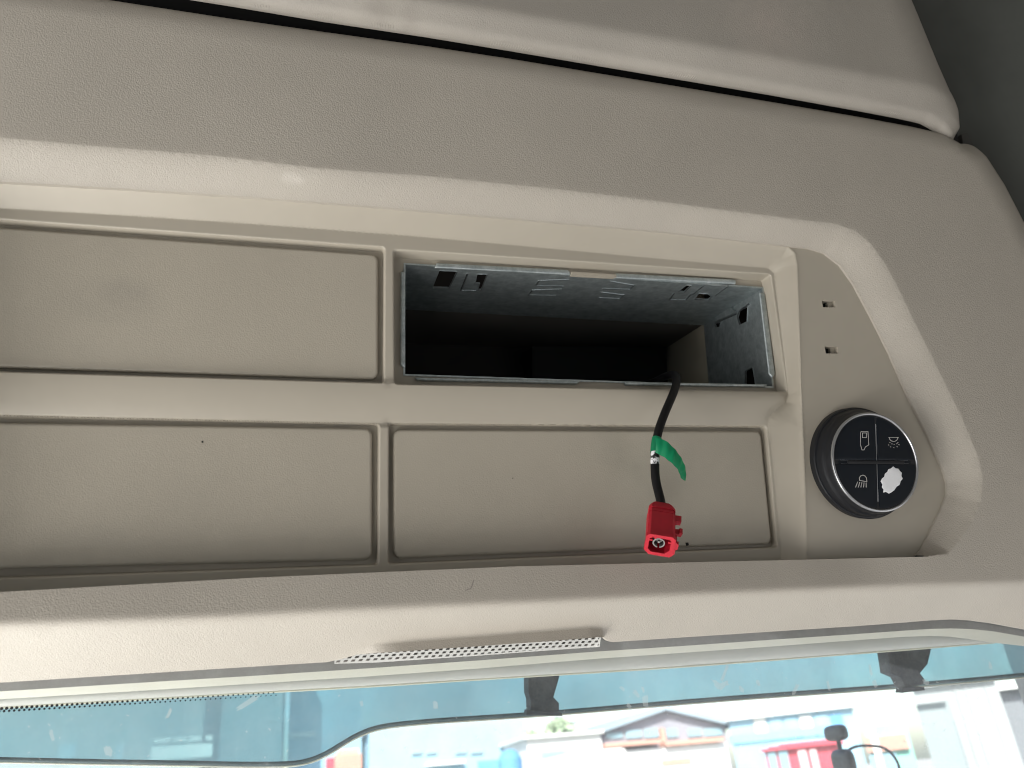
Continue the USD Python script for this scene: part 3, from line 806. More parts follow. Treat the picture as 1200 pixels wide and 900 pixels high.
# dark upright trim behind the right-hand end
P = uv([(985, -120), (1105, 150), (1138, 172), (1180, 250), (1240, 380), (1290, 560), (1330, 800), (1700, 800), (1900, -200)], -32)
pil = thing('pillar_trim', W([*P.mean(0), -32]), 'dark grey cloth covered side trim beyond the right end of the console', 'side trim')
PP = Polygon(np.vstack([uv([(960, -200), (1085, 150), (1100, 300), (1200, 600)], -34), uv([(1330, 800), (1900, 800), (2100, -300)], -34)])).buffer(0)
part(pil, 'cloth_face', W_(patch(PP, lambda u, v: -34 + 0.35 * (u - P[:, 0].min()), 8.0, 4.0)), M_pillar, smooth=True)
nub = uv([(1128, 158), (1133, 157), (1142, 175), (1146, 190), (1140, 188), (1130, 172)], -10)
part(pil, 'end_plug', prism(Polygon(nub).buffer(0.6), -18, -10), M_dark_cab)

# ================================================================== RADIO MOUNTING CAGE
cage = thing('radio_cage', W([0.5 * (CU0 + CU1), CV0, -16]), 'empty galvanised steel radio mounting cage set in the top right bay', 'radio cage')
TK = 0.8
D0, D1 = -16.0, DB


def on_top(px, py):
    r = np.array([px - 600, py - 450, F]); t = (CV1 + Oc @ Vc) / (r @ Vc); p = r * t - Oc
    return p @ Xc, p @ Nc


def on_right(px, py):
    r = np.array([px - 600, py - 450, F]); t = (CU1 + Oc @ Xc) / (r @ Xc); p = r * t - Oc
    return p @ Nc, p @ Vc


def z6(pts):
    return [(450 + x / 4.8, 290 + y / 4.8) for x, y in pts]


def z7(pts):
    return [(700 + x / 5, 290 + y / 5) for x, y in pts]


def z6o(pts):   # second close look at the cage's right end
    return [(780 + x / 6, 310 + y / 6) for x, y in pts]


top_holes = [z6([(312, 130), (412, 134), (366, 230), (272, 228)]), z6([(525, 150), (582, 150), (562, 200), (545, 240), (528, 240), (540, 205), (505, 205), (518, 188)]),
             z6o([(150, 143), (185, 146), (130, 196), (88, 190)]), z6o([(235, 203), (292, 206), (325, 225), (300, 250), (202, 246)])]
top_slits = [z6([(1040, 180), (872, 186), (852, 214), (1008, 218)]), z6([(1000, 234), (835, 240), (812, 268), (965, 270)]),
             z7([(75, 198), (212, 222), (190, 246), (30, 240)]), z7([(20, 262), (155, 278), (130, 300), (10, 294)]),
             z6o([(205, 145), (268, 146), (185, 215)]), z6o([(60, 200), (25, 248), (140, 250), (180, 205)]), z6o([(320, 150), (442, 150), (345, 222)]), z6([(470, 145), (432, 242), (522, 242)])]
right_holes = [z6o([(515, 330), (578, 292), (572, 400), (520, 425), (505, 370)]), z6o([(345, 415), (388, 408), (380, 438), (352, 440)]), z6o([(560, 750), (612, 722), (625, 800), (632, 850), (560, 850)]), z6o([(540, 212), (578, 200), (572, 222), (546, 232)])]
right_slits = [z6o([(352, 412), (505, 345)]), z6o([(330, 352), (470, 280)]), z6o([(515, 330), (590, 275), (590, 292)])]


def plate_holes(poly, holes, slits, to2, swap=False, w=0.55):
    cut = [Polygon([to2(*q) for q in h]).buffer(0) for h in holes] + [LineString([to2(*q) for q in s]).buffer(w / 2, cap_style='flat') for s in slits]
    return poly.difference(unary_union(cut)), cut


tp, tcut = plate_holes(sbox(CU0 - TK, D1, CU1 + TK, D0), top_holes, top_slits, on_top)
v, f = prism(tp, 0, TK, None)
part(cage, 'top_plate', (W(np.stack([v[:, 0], CV1 + v[:, 2], v[:, 1]], 1)), f[:, ::-1]), M_steel)
rp, rcut = plate_holes(sbox(D1, CV0, D0, CV1 - 0.05), right_holes, right_slits, on_right)
v, f = prism(rp, 0, TK, None)
part(cage, 'side_plate', (W(np.stack([CU1 + v[:, 2], v[:, 1], v[:, 0]], 1)), f[:, ::-1]), M_steel)
part(cage, 'side_plate', prism(sbox(CU0 - TK, CV0, CU0, CV1 - 0.05), D1, D0), M_steel)
part(cage, 'bottom_plate', prism(sbox(CU0 - TK, CV0 - TK, CU1 + TK, CV0 - 0.05), D1, D0), M_steel)
# bright cut edges round the punched holes
for c in tcut:
    for p in polys(c.buffer(0.14).difference(c.buffer(-0.02)).intersection(sbox(CU0, D1, CU1, D0))):
        v, f = prism(p, -0.22, 0.3, None)
        part(cage, 'punched_edge', (W(np.stack([v[:, 0], CV1 + v[:, 2], v[:, 1]], 1)), f[:, ::-1]), M_steel_edge)
for c in rcut:
    for p in polys(c.buffer(0.14).difference(c.buffer(-0.02)).intersection(sbox(D1, CV0, D0, CV1))):
        v, f = prism(p, -0.22, 0.3, None)
        part(cage, 'punched_edge', (W(np.stack([CU1 + v[:, 2], v[:, 1], v[:, 0]], 1)), f[:, ::-1]), M_steel_edge)
# folded front lips
for pts in (z6([(295, 85), (1035, 123), (1050, 135), (1048, 152), (285, 112)]), z7([(112, 148), (800, 185), (815, 192), (815, 213), (100, 178)]),
            z6([(95, 132), (121, 138), (121, 678), (103, 670), (93, 655)]), z6([(170, 730), (1110, 748), (1085, 768), (190, 748)]),
            z7([(157, 785), (1005, 800), (985, 818), (170, 806)]), z7([(952, 262), (984, 266), (1044, 742), (1027, 765), (1008, 740)])):
    poly = Polygon(uv(pts, -15)).buffer(0)
    poly = poly.buffer(-0.3).buffer(0.3)
    fs = sd(poly)
    fn = lambda u, v, fs=fs: -15.0 - (0.7 - np.sqrt(np.clip(0.49 - (0.7 - np.clip(fs(u, v), 0, 0.7)) ** 2, 0, None)))
    part(cage, 'folded_lip', W_(patch(poly, fn, 2.5, 0.8, [poly.buffer(-q).boundary for q in (0.1, 0.3, 0.6)], skirt=0.8)), M_steel, smooth=40)
# spring tongue on the side plate
tg = Polygon([on_right(*q) for q in z6o([(352, 405), (345, 380), (470, 300), (505, 335)])]).buffer(0)
v, f = prism(tg, -1.1, -0.3, None)
part(cage, 'spring_tongue', (W(np.stack([CU1 + v[:, 2], v[:, 1], v[:, 0]], 1)), f[:, ::-1]), M_steel)
# beige tooth of the bezel between the two upper lips belongs to the console
part(console, 'bezel_tooth', prism(Polygon(uv([(669, 318.5), (722, 322), (722, 325.5), (669, 322.5)], -15)), -17, -14.6), M_insert)

# dark module deep in the bay
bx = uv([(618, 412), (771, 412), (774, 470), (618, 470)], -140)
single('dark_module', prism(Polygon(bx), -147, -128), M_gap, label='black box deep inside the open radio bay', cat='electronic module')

# ================================================================== ROUND SWITCH
KU, KV, KR, KD = 170.6, -33.0, 26.6, 12.5
FU, FV = on_plane(1026.3, 541.0, KD)
FR = 23.1
sw = thing('light_switch', W([KU, KV, D_INS]), 'round black switch cluster with chrome ring and four icon buttons', 'switch')


def lathe(profile, cu, cv, cu2=None, cv2=None, n=96, tilt=None):
    """profile of (radius, d); the axis runs from (cu, cv) at the first d to (cu2, cv2) at the last"""
    p = np.array(profile, float)
    a = np.arange(n) * 2 * math.pi / n
    t = (p[:, 1] - p[0, 1]) / max(p[-1, 1] - p[0, 1], 1e-9)
    cu2 = cu if cu2 is None else cu2; cv2 = cv if cv2 is None else cv2
    cu_, cv_ = cu + (cu2 - cu) * t, cv + (cv2 - cv) * t
    v = np.stack([cu_[:, None] + p[:, :1] * np.cos(a), cv_[:, None] + p[:, :1] * np.sin(a), np.broadcast_to(p[:, 1:], (len(p), n))], -1).reshape(-1, 3)
    i, j = np.meshgrid(np.arange(len(p) - 1), np.arange(n), indexing='ij')
    q = np.stack([i * n + j, i * n + (j + 1) % n, (i + 1) * n + (j + 1) % n, (i + 1) * n + j], -1).reshape(-1, 4)
    return v, np.vstack([q[:, [0, 1, 2]], q[:, [0, 2, 3]]])


part(sw, 'body', W_(lathe([(KR, D_INS), (KR, 2.4), (KR - 0.15, 2.9), (KR - 0.5, 3.2), (KR - 1.0, 3.3), (KR - 1.15, 3.8), (KR - 1.5, 6.2), (KR - 1.9, 7.4), (KR - 2.5, 8.0), (KR - 2.8, 9.5), (FR + 0.3, 11.4), (FR, 11.9), (FR - 0.6, 12.2), (1, 11.2)], KU, KV, FU, FV)), M_black, smooth=35)
part(sw, 'chrome_ring', W_(lathe([(FR + 0.05, 11.5), (FR + 0.1, 12.3), (FR - 0.1, 12.7), (FR - 0.6, 12.9), (FR - 1.0, 12.75), (FR - 1.2, 12.2), (FR - 1.2, 11.0)], FU, FV)), M_chrome, smooth=60)
face = Point(FU, FV).buffer(FR - 1.25, quad_segs=32)
fx = lambda px, py: on_plane(px, py, 12.4)
c0, c1 = fx(1026.4, 488), fx(1029.8, 594)
hl, hr = fx(980, 541), fx(1073, 541.5)
hl_dir = (hr - hl) / np.linalg.norm(hr - hl); hl_up = np.array([-hl_dir[1], hl_dir[0]])
vcut = LineString([c0 + (c0 - c1), c1 - (c0 - c1)]).buffer(0.2)
hcut = LineString([hl - 10 * hl_dir, hr + 10 * hl_dir]).buffer(0.75)
BTN = sorted(polys(face.difference(vcut).difference(hcut)), key=lambda p: (-round(p.centroid.y / 5), p.centroid.x))
part(sw, 'backplate', prism(face, 10.4, 12.0), M_divider)
blabels = ['button with a truck cab icon', 'button with a dome lamp icon', 'button with a headlamp icon', 'button covered by a white blob']
buttons = []
for p, lb in zip(BTN, blabels):
    p = p.buffer(-0.25).buffer(0.25)
    f = sd(p)
    fn = lambda u, v, f=f: 12.45 - 0.45 * (1 - np.sqrt(np.clip(1 - (1 - np.clip(f(u, v) / 0.5, 0, 1)) ** 2, 0, 1))) - 0.0006 * ((u - FU) ** 2 + (v - FV) ** 2)
    buttons.append(part(sw, 'button', W_(patch(p, fn, 2.0, 0.7, [p.buffer(-q).boundary for q in (0.08, 0.25, 0.5)], skirt=1.4)), M_button, smooth=40, label=lb))
part(sw, 'groove_floor', prism(hcut.intersection(face), 10.4, 12.06), M_button)
bar = Polygon(uv([(993.5, 539.5), (1060, 540), (1060, 544), (993.5, 543.3)], 12.4)).buffer(0.15)
fbar = sd(bar)
part(sw, 'divider_bar', W_(patch(bar, lambda u, v: 12.1 + 0.5 * np.sqrt(np.clip(fbar(u, v), 0, 1.0)), 1.5, 0.5, [bar.buffer(-0.3).boundary], skirt=1.2)), M_black, smooth=True)


def icon(btn, lines, w=0.28, closed=(), name='icon'):
    """thin printed lines given in the close-up's pixels (0.1556 picture pixels each)"""
    shapes = [stroke([fx(950 + x / 6.43, 470 + y / 6.43) for x, y in l], w) for l in lines]
    g = unary_union(shapes)
    part(btn, name, prism(g, 12.2, 12.47), M_icon)


icon(buttons[0], [[(380, 230), (432, 230), (438, 330), (412, 345), (402, 368), (386, 368), (376, 330), (376, 240), (380, 230)], [(390, 240), (420, 240), (420, 276), (390, 276), (390, 240)]])
arc = [(625 + 32 * math.cos(a), 276 + 28 * math.sin(a)) for a in np.linspace(0.05, math.pi - 0.05, 12)]
dots_ = [[(595, 312), (599, 312)], [(610, 322), (614, 323)], [(628, 326), (632, 326)], [(648, 322), (652, 320)], [(585, 330), (589, 332)], [(600, 344), (604, 346)], [(624, 350), (628, 352)], [(650, 344), (654, 345)], [(664, 328), (668, 330)], [(655, 312), (659, 312)]]
icon(buttons[1], [[(588, 274), (662, 274)], arc] + dots_, 0.27)
dm = [(370, 598), (366, 580), (376, 564), (394, 558), (412, 566), (421, 582), (423, 608), (370, 598)]
icon(buttons[2], [dm] + [[(354 + k * 16, 610 + k * 1.5), (339 + k * 20, 648)] for k in range(5)], 0.32)
bl = [(622, 488), (640, 504), (662, 508), (678, 530), (690, 540), (686, 562), (696, 585), (680, 604), (672, 632), (650, 645), (632, 672), (608, 690), (590, 698), (568, 686), (545, 690), (548, 668), (534, 648), (538, 628), (524, 604), (535, 580), (552, 568), (556, 545), (575, 530), (582, 510), (602, 506)]
blob = Polygon([fx(950 + x / 6.43, 470 + y / 6.43) for x, y in bl]).buffer(0.15).buffer(-0.1)
fbl = sd(blob)
part(buttons[3], 'white_blob', W_(patch(blob, lambda u, v: 12.1 + 0.45 * np.sqrt(np.clip(fbl(u, v) / 0.5, 0.1, 1)), 1.2, 0.5, [blob.buffer(-0.25).boundary], skirt=0.3)), M_white, smooth=True)

# ================================================================== AERIAL CABLE WITH RED CONNECTOR
def cp(px, py, d):
    return np.array([*on_plane(px, py, d), d])


cable_base = W(cp(770, 520, 8))
cab = thing('antenna_cable', cable_base, 'black aerial cable hanging from the cage with red plug and green tape flag', 'cable')
# red connector: a square tube that opens towards the viewer and down
ax = np.array([-0.36, -0.70, 0.62]); ax /= np.linalg.norm(ax)           # opening direction in (u, v, d)
rt = np.array([1.0, 0.05, 0.10]); rt -= ax * (rt @ ax); rt /= np.linalg.norm(rt)
upv = np.cross(ax, rt)                                                  # roughly up and out
if upv[1] < 0:
    upv = -upv
mouth = cp(773.0, 638.5, 32)
LEN = 19.5


path = [cp(700, 462, -110), cp(740, 455, -80), cp(772, 445, -45), cp(783, 440, -24), cp(791.5, 440, -14.5), cp(792.5, 449, -8), cp(786, 468, 0), cp(776, 492, 5), cp(769.5, 515, 8), cp(767.5, 540, 10), cp(768.5, 562, 12), mouth - ax * (LEN + 4.5) + np.array([0, 1.0, 0]), mouth - ax * (LEN - 2)]
cl = spline(path, 160)
cl[:, 1] += 0.0
part(cab, 'sheath', tube(W(cl), 0.00190, 20), M_cable, smooth=True)


def along(y0, y1):
    """piece of the cable's centre line between two heights of the picture"""
    s0, s1 = cp(768, y0, 9)[1], cp(768, y1, 9)[1]
    k = (cl[:, 1] <= s0 + 0.8) & (cl[:, 1] >= s1 - 0.8) & (cl[:, 2] > 2)
    return cl[k]


part(cab, 'worn_print', tube(W(along(531, 546)), 0.00194, 20, caps=False), M_mark, smooth=True)
# green tape: a wrap and a flag that curls off to the right
part(cab, 'tape_wrap', tube(W(along(515, 531)), 0.00215, 24, caps=False), M_tape, smooth=True)
up_e = [(768, 513.2, 12), (776, 514.5, 13.5), (784, 519.5, 15), (791, 526.5, 15.5), (797, 534.5, 14.5), (801.5, 543, 13), (803.6, 550, 11.5), (803.2, 562, 10.5)]
lo_e = [(768, 530.5, 12), (774, 533.5, 13.5), (780, 537, 15), (785, 541, 16), (790, 545.5, 16), (794.5, 551, 15), (796.5, 556, 13.5), (803.0, 563.5, 10.5)]
n_ = 40
ue, le = spline([cp(*q) for q in up_e], n_), spline([cp(*q) for q in lo_e], n_)
rows = 7
tv = np.array([[ue[i] + (le[i] - ue[i]) * j / (rows - 1) + np.array([0, 0, 0.5 * math.sin(j / (rows - 1) * math.pi) + 0.25 * math.sin(i * 0.9)]) for j in range(rows)] for i in range(n_)])
i, j = np.meshgrid(np.arange(n_ - 1), np.arange(rows - 1), indexing='ij')
q = np.stack([i * rows + j, i * rows + j + 1, (i + 1) * rows + j + 1, (i + 1) * rows + j], -1).reshape(-1, 4)
part(cab, 'tape_flag', (W(tv.reshape(-1, 3)), np.vstack([q[:, [0, 1, 2]], q[:, [0, 2, 3]]])), M_tape, smooth=True)

def C(p):
    """connector frame (a right, b up, c along the axis from the mouth back) -> world"""
    p = np.asarray(p, float)
    return W(mouth + 0.83 * p[..., :1] * rt + 0.83 * p[..., 1:2] * upv - p[..., 2:3] * ax)


def cext(poly, c0, c1):
    v, f = prism(poly, c0, c1, None)
    return C(v), f


HW, HH = 6.2, 5.7
outer = Polygon([(-HW, -HH + 2.2), (-HW + 2.2, -HH), (HW - 1, -HH), (HW, -HH + 1), (HW, HH - 1.2), (HW - 1.2, HH), (-HW + 1.2, HH), (-HW, HH - 1.2)]).buffer(0.3)
bore = Polygon([(-5.0, -4.4 + 1.6), (-5.0 + 1.6, -4.4), (2.8, -4.4), (4.8, -2.2), (4.8, 3.5), (3.9, 4.4), (-3.9, 4.4), (-5.0, 3.5)]).buffer(0.2)
bore = bore.difference(sbox(-6, 2.3, -3.8, 3.1)).difference(sbox(3.6, 2.3, 6, 3.1)).difference(sbox(-3.0, 3.9, -2.1, 6))
housing = part(cab, 'plug_housing', cat_meshes([cext(outer.difference(bore), 0, 14), cext(outer.buffer(-0.35), 13.9, LEN - 2.4)]), M_red, label='square red plug body open at its front')
part(housing, 'mouth_rim', cext(outer.buffer(0.45).difference(bore), -0.5, 1.4), M_red)
part(housing, 'socket_floor', cext(bore, 11.5, 13.8), M_red_in)
part(housing, 'rear_collar', cext(outer.buffer(0.0), LEN - 5.2, LEN - 4.0), M_red)
part(housing, 'rear_collar', cext(outer.buffer(0.0), LEN - 3.0, LEN - 1.6), M_red)
taper = []
for k in range(5):
    t = k / 4
    s = outer.buffer(-0.4 - 0.2 * k)
    sc = 1 - 0.16 * t * t - 0.12 * t
    taper.append(cext(shapely.affinity.scale(s, sc, sc, origin=(0, 0)), LEN - 1.8 + k * 0.9, LEN - 0.7 + k * 0.9))
part(housing, 'rear_boot', cat_meshes(taper), M_red)
ring = Point(-0.5, 0.5).buffer(2.9, quad_segs=12)
contact = part(cab, 'contact_sleeve', cat_meshes([cext(ring.difference(Point(-0.5, 0.5).buffer(2.3, quad_segs=12)).difference(sbox(-0.9, -3, 0.1, -0.3)), 0.5, 11.6)]), M_contact)
part(contact, 'dielectric', cext(Point(-0.5, 0.5).buffer(1.7, quad_segs=10), 2.4, 11.6), M_insul)
part(contact, 'pin', cext(Point(-0.5, 0.5).buffer(0.55, quad_segs=8), 1.0, 11.6), M_contact)
latch = part(cab, 'latch', cat_meshes([cext(Polygon([(HW - 0.3, -4.6), (HW + 1.4, -4.6), (HW + 1.4, 3.2), (HW - 0.3, 3.2)]), -0.3, 4.2)]), M_red)
part(latch, 'latch_hook', cext(Polygon([(HW - 0.2, 0.2), (HW + 3.6, 0.4), (HW + 4.2, 2.6), (HW + 2.8, 2.9), (HW + 2.4, 1.9), (HW - 0.2, 1.9)]), 6.0, 9.0), M_red)
part(latch, 'latch_hook', cext(Polygon([(HW - 0.2, 0.8), (HW + 3.2, 1.0), (HW + 3.4, 3.6), (HW - 0.2, 3.6)]), 12.2, 15.6), M_red)
part(latch, 'latch_arm', cext(Polygon([(HW - 0.2, -1.4), (HW + 1.0, -1.4), (HW + 1.0, 0.6), (HW - 0.2, 0.6)]), 4.0, 15.0), M_red)
part(latch, 'release_tab', cext(Polygon([(HW + 1.3, -1.4), (HW + 2.4, -1.0), (HW + 2.4, 2.2), (HW + 1.3, 2.4)]), -0.2, 1.6), M_red)

# ================================================================== OUTSIDE: THE YARD
def wmat(name, c, rough=0.8, mott=0.08):
    return mat(name, c, rough, mottle=(1.2, mott))


Y_white = wmat('white_render', (0.62, 0.63, 0.62))
Y_pale = wmat('pale_blue_cladding', (0.24, 0.40, 0.50))
Y_blue = wmat('mid_blue_cladding', (0.10, 0.27, 0.48))
Y_glass = mat('far_window_glass', (0.22, 0.34, 0.40), 0.15)
Y_maroon = wmat('maroon_boards', (0.25, 0.25, 0.29))
Y_orange = wmat('orange_balcony', (0.50, 0.27, 0.21))
Y_roof = wmat('blue_grey_roof', (0.26, 0.33, 0.38))
Y_red = wmat('red_cab_paint', (0.50, 0.06, 0.09), 0.4)
Y_dark = wmat('dark_grey_render', (0.20, 0.25, 0.26))
Y_grey = wmat('grey_trim', (0.30, 0.32, 0.33))
Y_green = wmat('leaf_green', (0.30, 0.37, 0.26))
Y_black = mat('black_mirror_shell', (0.012, 0.014, 0.016), 0.4)


def turned(box, yaw):
    """a box given in axes turned yaw radians to the right about the eye"""
    v = np.asarray(box[0]) - [EYE[0], EYE[1], 0]
    c, s_ = math.cos(yaw), math.sin(yaw)
    return np.stack([v[:, 0] * c + v[:, 1] * s_ + EYE[0], -v[:, 0] * s_ + v[:, 1] * c + EYE[1], v[:, 2]], 1), box[1]


YAW = 0.0


def front(px0, py0, px1, y, py1=None, depth=6.0, z0=0.0):
    """box whose front stands y metres ahead, spanning px0..px1 with its top at py0 (and its foot at py1 or the ground)"""
    a, b = far(px0, py0, y, YAW), far(px1, py0, y, YAW)
    zt = 0.5 * (a[2] + b[2])
    zl = far(0.5 * (px0 + px1), py1, y, YAW)[2] if py1 else z0
    xa, xb = ((p[0] - EYE[0]) * math.cos(YAW) - (p[1] - EYE[1]) * math.sin(YAW) for p in (a, b))
    return turned(box_w(EYE[0] + xa, EYE[0] + xb, EYE[1] + y, EYE[1] + y + depth, min(zl, zt - 0.01), zt), YAW)


def panel(px0, py0, px1, py1, y, thick=0.06):
    return front(px0, py0, px1, y - thick, py1, thick)


def azimuth(px):
    r = BASIS @ np.array([px - 600, 400, F])
    return math.atan2(r[0], r[1])


# dark tall block on the left, seen through the visor
t = thing('dark_office_block', (far(150, 880, 30)[0], 30, 0), 'dark tall block with bright window rows seen through the left of the visor', 'building')
part(t, 'wall', front(-220, 700, 250, 30), Y_dark)
part(t, 'wall', front(250.5, 720, 336, 31), wmat('slate_render', (0.12, 0.19, 0.22)))
for x0, x1, y0, y1 in ((181, 200, 865, 870), (205, 218, 864, 869), (222, 236, 863, 868), (241, 249, 862, 867)):
    part(t, 'window', panel(x0, y0, x1, y1, 30), Y_white)
part(t, 'sign_board', panel(178, 873, 249, 889, 30, 0.12), Y_white)
part(t, 'window', panel(137, 873, 146, 890, 30), Y_glass)
part(t, 'window', panel(70, 872, 90, 890, 30), Y_glass)
# white sheds right of it
t = thing('white_shed', (far(375, 880, 34)[0], 34, 0), 'pale shed with a lit sign strip behind the visor curve', 'building')
part(t, 'wall', front(340, 800, 424, 34), Y_pale)
part(t, 'sign_board', panel(337, 858, 370, 864, 34), Y_white)
# red and orange lorry at the left under the visor
t = thing('orange_lorry', (far(405, 900, 18)[0], 18, 0), 'orange and red lorry front at the left under the visor', 'lorry')
part(t, 'cab', front(392, 884, 424, 18, depth=3), Y_orange)
part(t, 'side_panel', panel(383, 888, 392, 900, 17.8, 0.5), Y_red)
part(t, 'roof', front(398, 878, 420, 18.3, 884, 2), wmat('peach_paint', (0.75, 0.42, 0.26)))
# pale blue warehouse
t = thing('blue_warehouse', (far(520, 880, 32)[0], 32, 0), 'pale blue warehouse with four small dark windows and a shallow roof', 'building')
part(t, 'wall', front(432, 852, 614, 32, depth=12), Y_pale)
a, b, c = far(428, 853, 31.8), far(520, 828, 31.8), far(618, 866, 31.8)
part(t, 'roof', (lambda m: (m[0], m[1]))(tm(trimesh.creation.box([c[0] - a[0], 12.5, 0.25], transform=trimesh.transformations.translation_matrix([(a[0] + c[0]) / 2, 38, far(520, 852, 31.8)[2] + 0.13])))), Y_roof)
for x0, x1 in ((482, 495), (499, 512), (533, 547), (551, 566)):
    y0 = 880 - (x0 - 482) * 0.012
    w = part(t, 'window', panel(x0, y0, x1, y0 + 4.5, 32), Y_grey)
    part(w, 'pane', panel(x0 + 1.5, y0 + 1, x1 - 1.5, y0 + 3.6, 31.95, 0.04), Y_glass)
part(t, 'door', panel(560, 890, 612, 905, 32), Y_blue)
part(t, 'canopy', panel(500, 892, 545, 896, 32, 0.5), Y_white)
# blue tanker shape
m = trimesh.creation.capsule(height=1.6, radius=0.36, count=[16, 16]); cpt = far(600, 884, 26)
m.apply_translation([cpt[0], 26, cpt[2] - 1.0])
single('blue_tank', tm(m), Y_blue, smooth=True, label='upright blue tank beside the warehouse end', cat='tank')
# tree tops
def tree(px, py, y, r, seed, label):
    rg = np.random.default_rng(seed)
    c = far(px, py, y)
    t = thing('tree', (c[0], y, 0), label, 'tree', 'trees behind the sheds')
    part(t, 'trunk', tube(np.array([[c[0], y, 0], [c[0] + 0.05, y, c[2] * 0.5], [c[0], y, c[2] - r * 0.3]]), [0.16, 0.12, 0.05], 8), wmat('bark_%d' % seed, (0.10, 0.07, 0.05)), smooth=True)
    n = 700
    dirs = rg.normal(size=(n, 3)); dirs /= np.linalg.norm(dirs, axis=1, keepdims=True)
    cent = c - [0, 0, r * 0.9] + dirs * (r * rg.uniform(0.35, 1.0, (n, 1)) ** 0.6) * [1, 1, 1.15]
    a = rg.normal(size=(n, 3)) * 0.14; b = rg.normal(size=(n, 3)) * 0.14
    v = np.stack([cent - a, cent + b, cent + a, cent - b], 1).reshape(-1, 3)
    k = np.arange(n)[:, None] * 4
    part(t, 'crown', (v, np.vstack([k + [0, 1, 2], k + [0, 2, 3]])), Y_green)


tree(655, 846, 44, 0.75, 3, 'small green tree top above the white shed roof')
tree(617, 862, 40, 0.6, 4, 'low green bush at the end of the blue warehouse')
# white shed with a window
t = thing('white_garage', (far(660, 890, 27)[0], 27, 0), 'white flat roofed garage with a dark doorway left of the gabled house', 'building')
part(t, 'wall', front(617, 862, 704, 28.5, depth=6), Y_white)
part(t, 'roof', front(613, 859, 708, 28.3, 862.5, 6.4), Y_white)
w = part(t, 'doorway', panel(633, 879, 666, 910, 28.5), Y_grey)
part(w, 'pane', panel(636, 882, 661, 908, 28.44, 0.03), Y_glass)
single('red_bollard', front(660, 889, 667, 20, depth=0.25), Y_red, label='red post standing before the white garage doorway', cat='post')
# gabled house
t = thing('gabled_house', (far(777, 870, 36)[0], 36, 0), 'gabled house with maroon boards, blue windows and an orange balcony band', 'building')
L, R, A = far(706, 858, 36), far(849, 850, 36), far(777, 833, 36)
zl = min(L[2], R[2])
wall = Polygon([(L[0], 0), (R[0], 0), (R[0], R[2]), (A[0], A[2]), (L[0], L[2])])
def gable(poly, y, dep):
    m = trimesh.creation.extrude_polygon(poly, dep); v = np.asarray(m.vertices)
    return np.stack([v[:, 0], y + v[:, 2], v[:, 1]], 1), np.asarray(m.faces)[:, ::-1]
gy = EYE[1]
part(t, 'wall', gable(Polygon([(L[0], 0), (R[0], 0), (R[0], R[2] - 0.02), (A[0], A[2] - 0.02), (L[0], L[2] - 0.02)]), 36 + gy, 9), Y_maroon)
for p, q in ((L, A), (A, R)):
    e = (q - p); e = e / np.linalg.norm(e)
    p2 = p - e * (0.5 if p is L else 0); q2 = q + e * (0.5 if q is R else 0)
    part(t, 'roof', gable(Polygon([(p2[0], p2[2]), (q2[0], q2[2]), (q2[0], q2[2] + 0.22), (p2[0], p2[2] + 0.22)]), 35.6 + gy, 9.8), Y_roof)
for x0, x1, y0, y1 in ((709, 730, 858, 866), (732, 752, 855.5, 865.5), (754, 772, 853.5, 865), (780, 794, 853.5, 864.5), (805, 822, 853.5, 863.5), (824, 846, 853, 863)):
    w = part(t, 'window', panel(x0, y0, x1, y1, 36), Y_grey)
    part(w, 'pane', panel(x0 + 0.8, y0 + 0.6, x1 - 0.8, y1 - 0.6, 35.94, 0.03), Y_glass)
part(t, 'balcony', panel(708, 868.5, 775, 873.5, 36, 0.7), Y_orange)
part(t, 'balcony', panel(779, 866, 849, 871.5, 36, 0.7), Y_orange)
part(t, 'post', panel(773.5, 853, 778.5, 890, 36, 0.3), Y_orange)
part(t, 'ground_wall', panel(700, 876, 852, 910, 36, 0.4), Y_white)
w = part(t, 'garage_door', panel(734, 886, 758, 910, 35.6, 0.05), Y_grey)
w = part(t, 'ground_band', panel(775, 889, 810, 896, 35.6, 0.06), Y_orange)
# white container in front of the house
t = thing('white_van', (far(715, 895, 16)[0], 16, 0), 'white van roof line in front of the gabled house', 'van')
part(t, 'body', front(672, 880, 733, 16, depth=4, z0=0.4), Y_white)
part(t, 'roof_rail', front(676, 878.5, 730, 16.3, 880, 3), Y_white)
# blue clad hall
YAW = azimuth(930)
t = thing('blue_hall', (far(920, 850, 40)[0], 40, 0), 'long blue hall with pale panels behind the red lorry', 'building')
part(t, 'wall', front(852, 836, 1000, 40, depth=10), Y_pale)
part(t, 'roof', front(848, 831, 1004, 39.7, 836.5, 10.6), Y_white)
for k in range(6):
    x0 = 882 + k * 18
    part(t, 'panel', panel(x0, 840 - k * 0.6, x0 + 14, 866 - k * 0.6, 40), (Y_white, Y_pale, Y_blue)[k % 3] if k != 2 else Y_pale)
part(t, 'blue_band', panel(852, 856, 980, 866, 40, 0.1), wmat('light_blue_band', (0.20, 0.45, 0.70)))
# red lorry
YAW = azimuth(935)
t = thing('red_lorry', (far(925, 890, 14)[0], 14, 0), 'red lorry cab with pale side windows left of the black mirror', 'lorry')
part(t, 'cab', front(895, 876, 985, 14, depth=2.6, z0=0.6), Y_red)
part(t, 'roof_fairing', cat_meshes([front(890, 873, 990, 13.9, 876, 2.7), front(899, 871, 984, 13.95, 873.2, 2.5), front(912, 869.3, 972, 14.0, 871.2, 2.3)]), Y_red)
for x0, x1 in ((898, 908), (911, 922), (934, 944), (948, 956)):
    part(t, 'side_window', panel(x0, 878, x1, 910, 14, 0.05), Y_glass if x0 < 930 else wmat('pale_pink_%d' % x0, (0.75, 0.45, 0.47)))
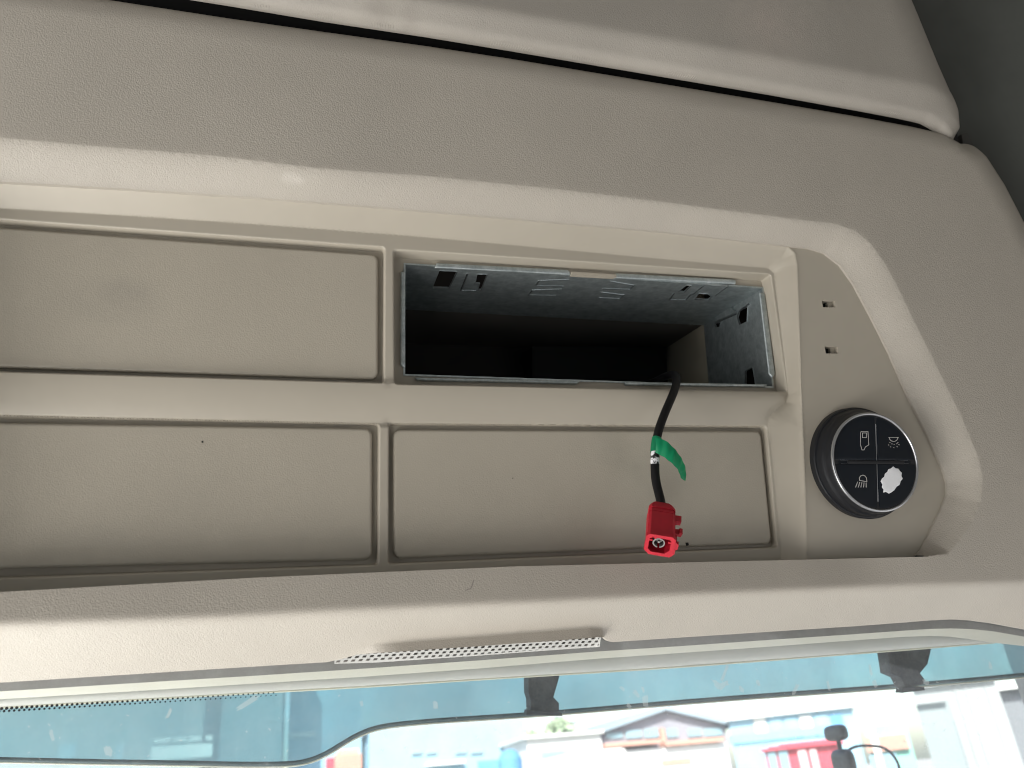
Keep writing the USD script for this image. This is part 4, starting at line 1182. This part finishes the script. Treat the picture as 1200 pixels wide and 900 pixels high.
# white lorry close on the right
YAW = azimuth(1085)
t = thing('white_lorry', (far(1110, 850, 7)[0], 7, 0), 'big white lorry standing close on the right, its box side facing us', 'lorry')
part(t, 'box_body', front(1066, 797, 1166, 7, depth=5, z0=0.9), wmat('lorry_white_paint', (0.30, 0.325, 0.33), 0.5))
for x_ in (1116, 1128, 1152):
    part(t, 'panel_seam', panel(x_, 800, x_ + 1.6, 930, 7, 0.012), Y_grey)
part(t, 'roof_edge', front(1066, 796, 1166, 6.95, 801, 5), Y_white)
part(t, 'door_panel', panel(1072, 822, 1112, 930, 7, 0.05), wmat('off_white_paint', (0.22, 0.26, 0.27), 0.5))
part(t, 'door_handle_bar', panel(1118, 842, 1123, 930, 7, 0.06), Y_grey)
part(t, 'vent_strip', panel(1072, 821, 1108, 823.5, 6.93, 0.03), Y_grey)
part(t, 'frame_post', front(1005, 806, 1012, 7, depth=0.2, z0=0.9), Y_white)
part(t, 'lamp', panel(1028, 832, 1055, 846, 7.4, 0.1), Y_white)
YAW = azimuth(1175)
t = thing('grey_trailer', (far(1185, 850, 8)[0], 8, 0), 'pale grey trailer side at the far right edge behind the white lorry', 'trailer')
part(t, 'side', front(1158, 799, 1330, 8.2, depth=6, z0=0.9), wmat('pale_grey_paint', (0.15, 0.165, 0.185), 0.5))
part(t, 'top_rail', front(1160, 796, 1330, 8.1, 800, 6), Y_white)
# green and orange machine behind
YAW = azimuth(1030)
t = thing('green_machine', (far(1030, 870, 16)[0], 16, 0), 'green and orange machine showing between mirror and white lorry', 'machine')
part(t, 'body', front(1012, 850, 1062, 17, depth=2, z0=0.3), wmat('mint_paint', (0.25, 0.55, 0.45)))
part(t, 'band', panel(1012, 862, 1062, 880, 17, 0.1), Y_orange)
part(t, 'hood', front(1018, 884, 1050, 15.5, depth=1, z0=0.3), Y_pale)
# own front mirrors on their arm, close outside the screen
t = thing('mirror_arm', far(980, 905, 0.75), 'black mirror pair on a curved arm outside the windscreen', 'mirror')
def mirror_head(px, py, w, h, y):
    c = far(px, py, y)
    m = trimesh.creation.icosphere(3); s = np.asarray(m.vertices)
    s = np.sign(s) * np.abs(s) ** 0.6
    return c + s * [w * 0.62, 0.015, h * 0.62], np.asarray(m.faces)
part(t, 'mirror_head', mirror_head(979.5, 859, 0.0095, 0.0115, 0.75), Y_black, smooth=True)
part(t, 'mirror_head', mirror_head(988.5, 893, 0.0090, 0.018, 0.75), Y_black, smooth=True)
part(t, 'arm', tube(spline([far(982, 866, 0.76), far(985, 880, 0.76), far(990, 905, 0.76)], 20), 0.0022, 10), Y_black, smooth=True)
part(t, 'curved_bar', tube(spline([far(990, 884, 0.76), far(1000, 876, 0.76), (far(1020, 874, 0.76)), far(1040, 879, 0.76), far(1050, 890, 0.76), far(1053, 912, 0.76)], 40), 0.0013, 8), Y_black, smooth=True)
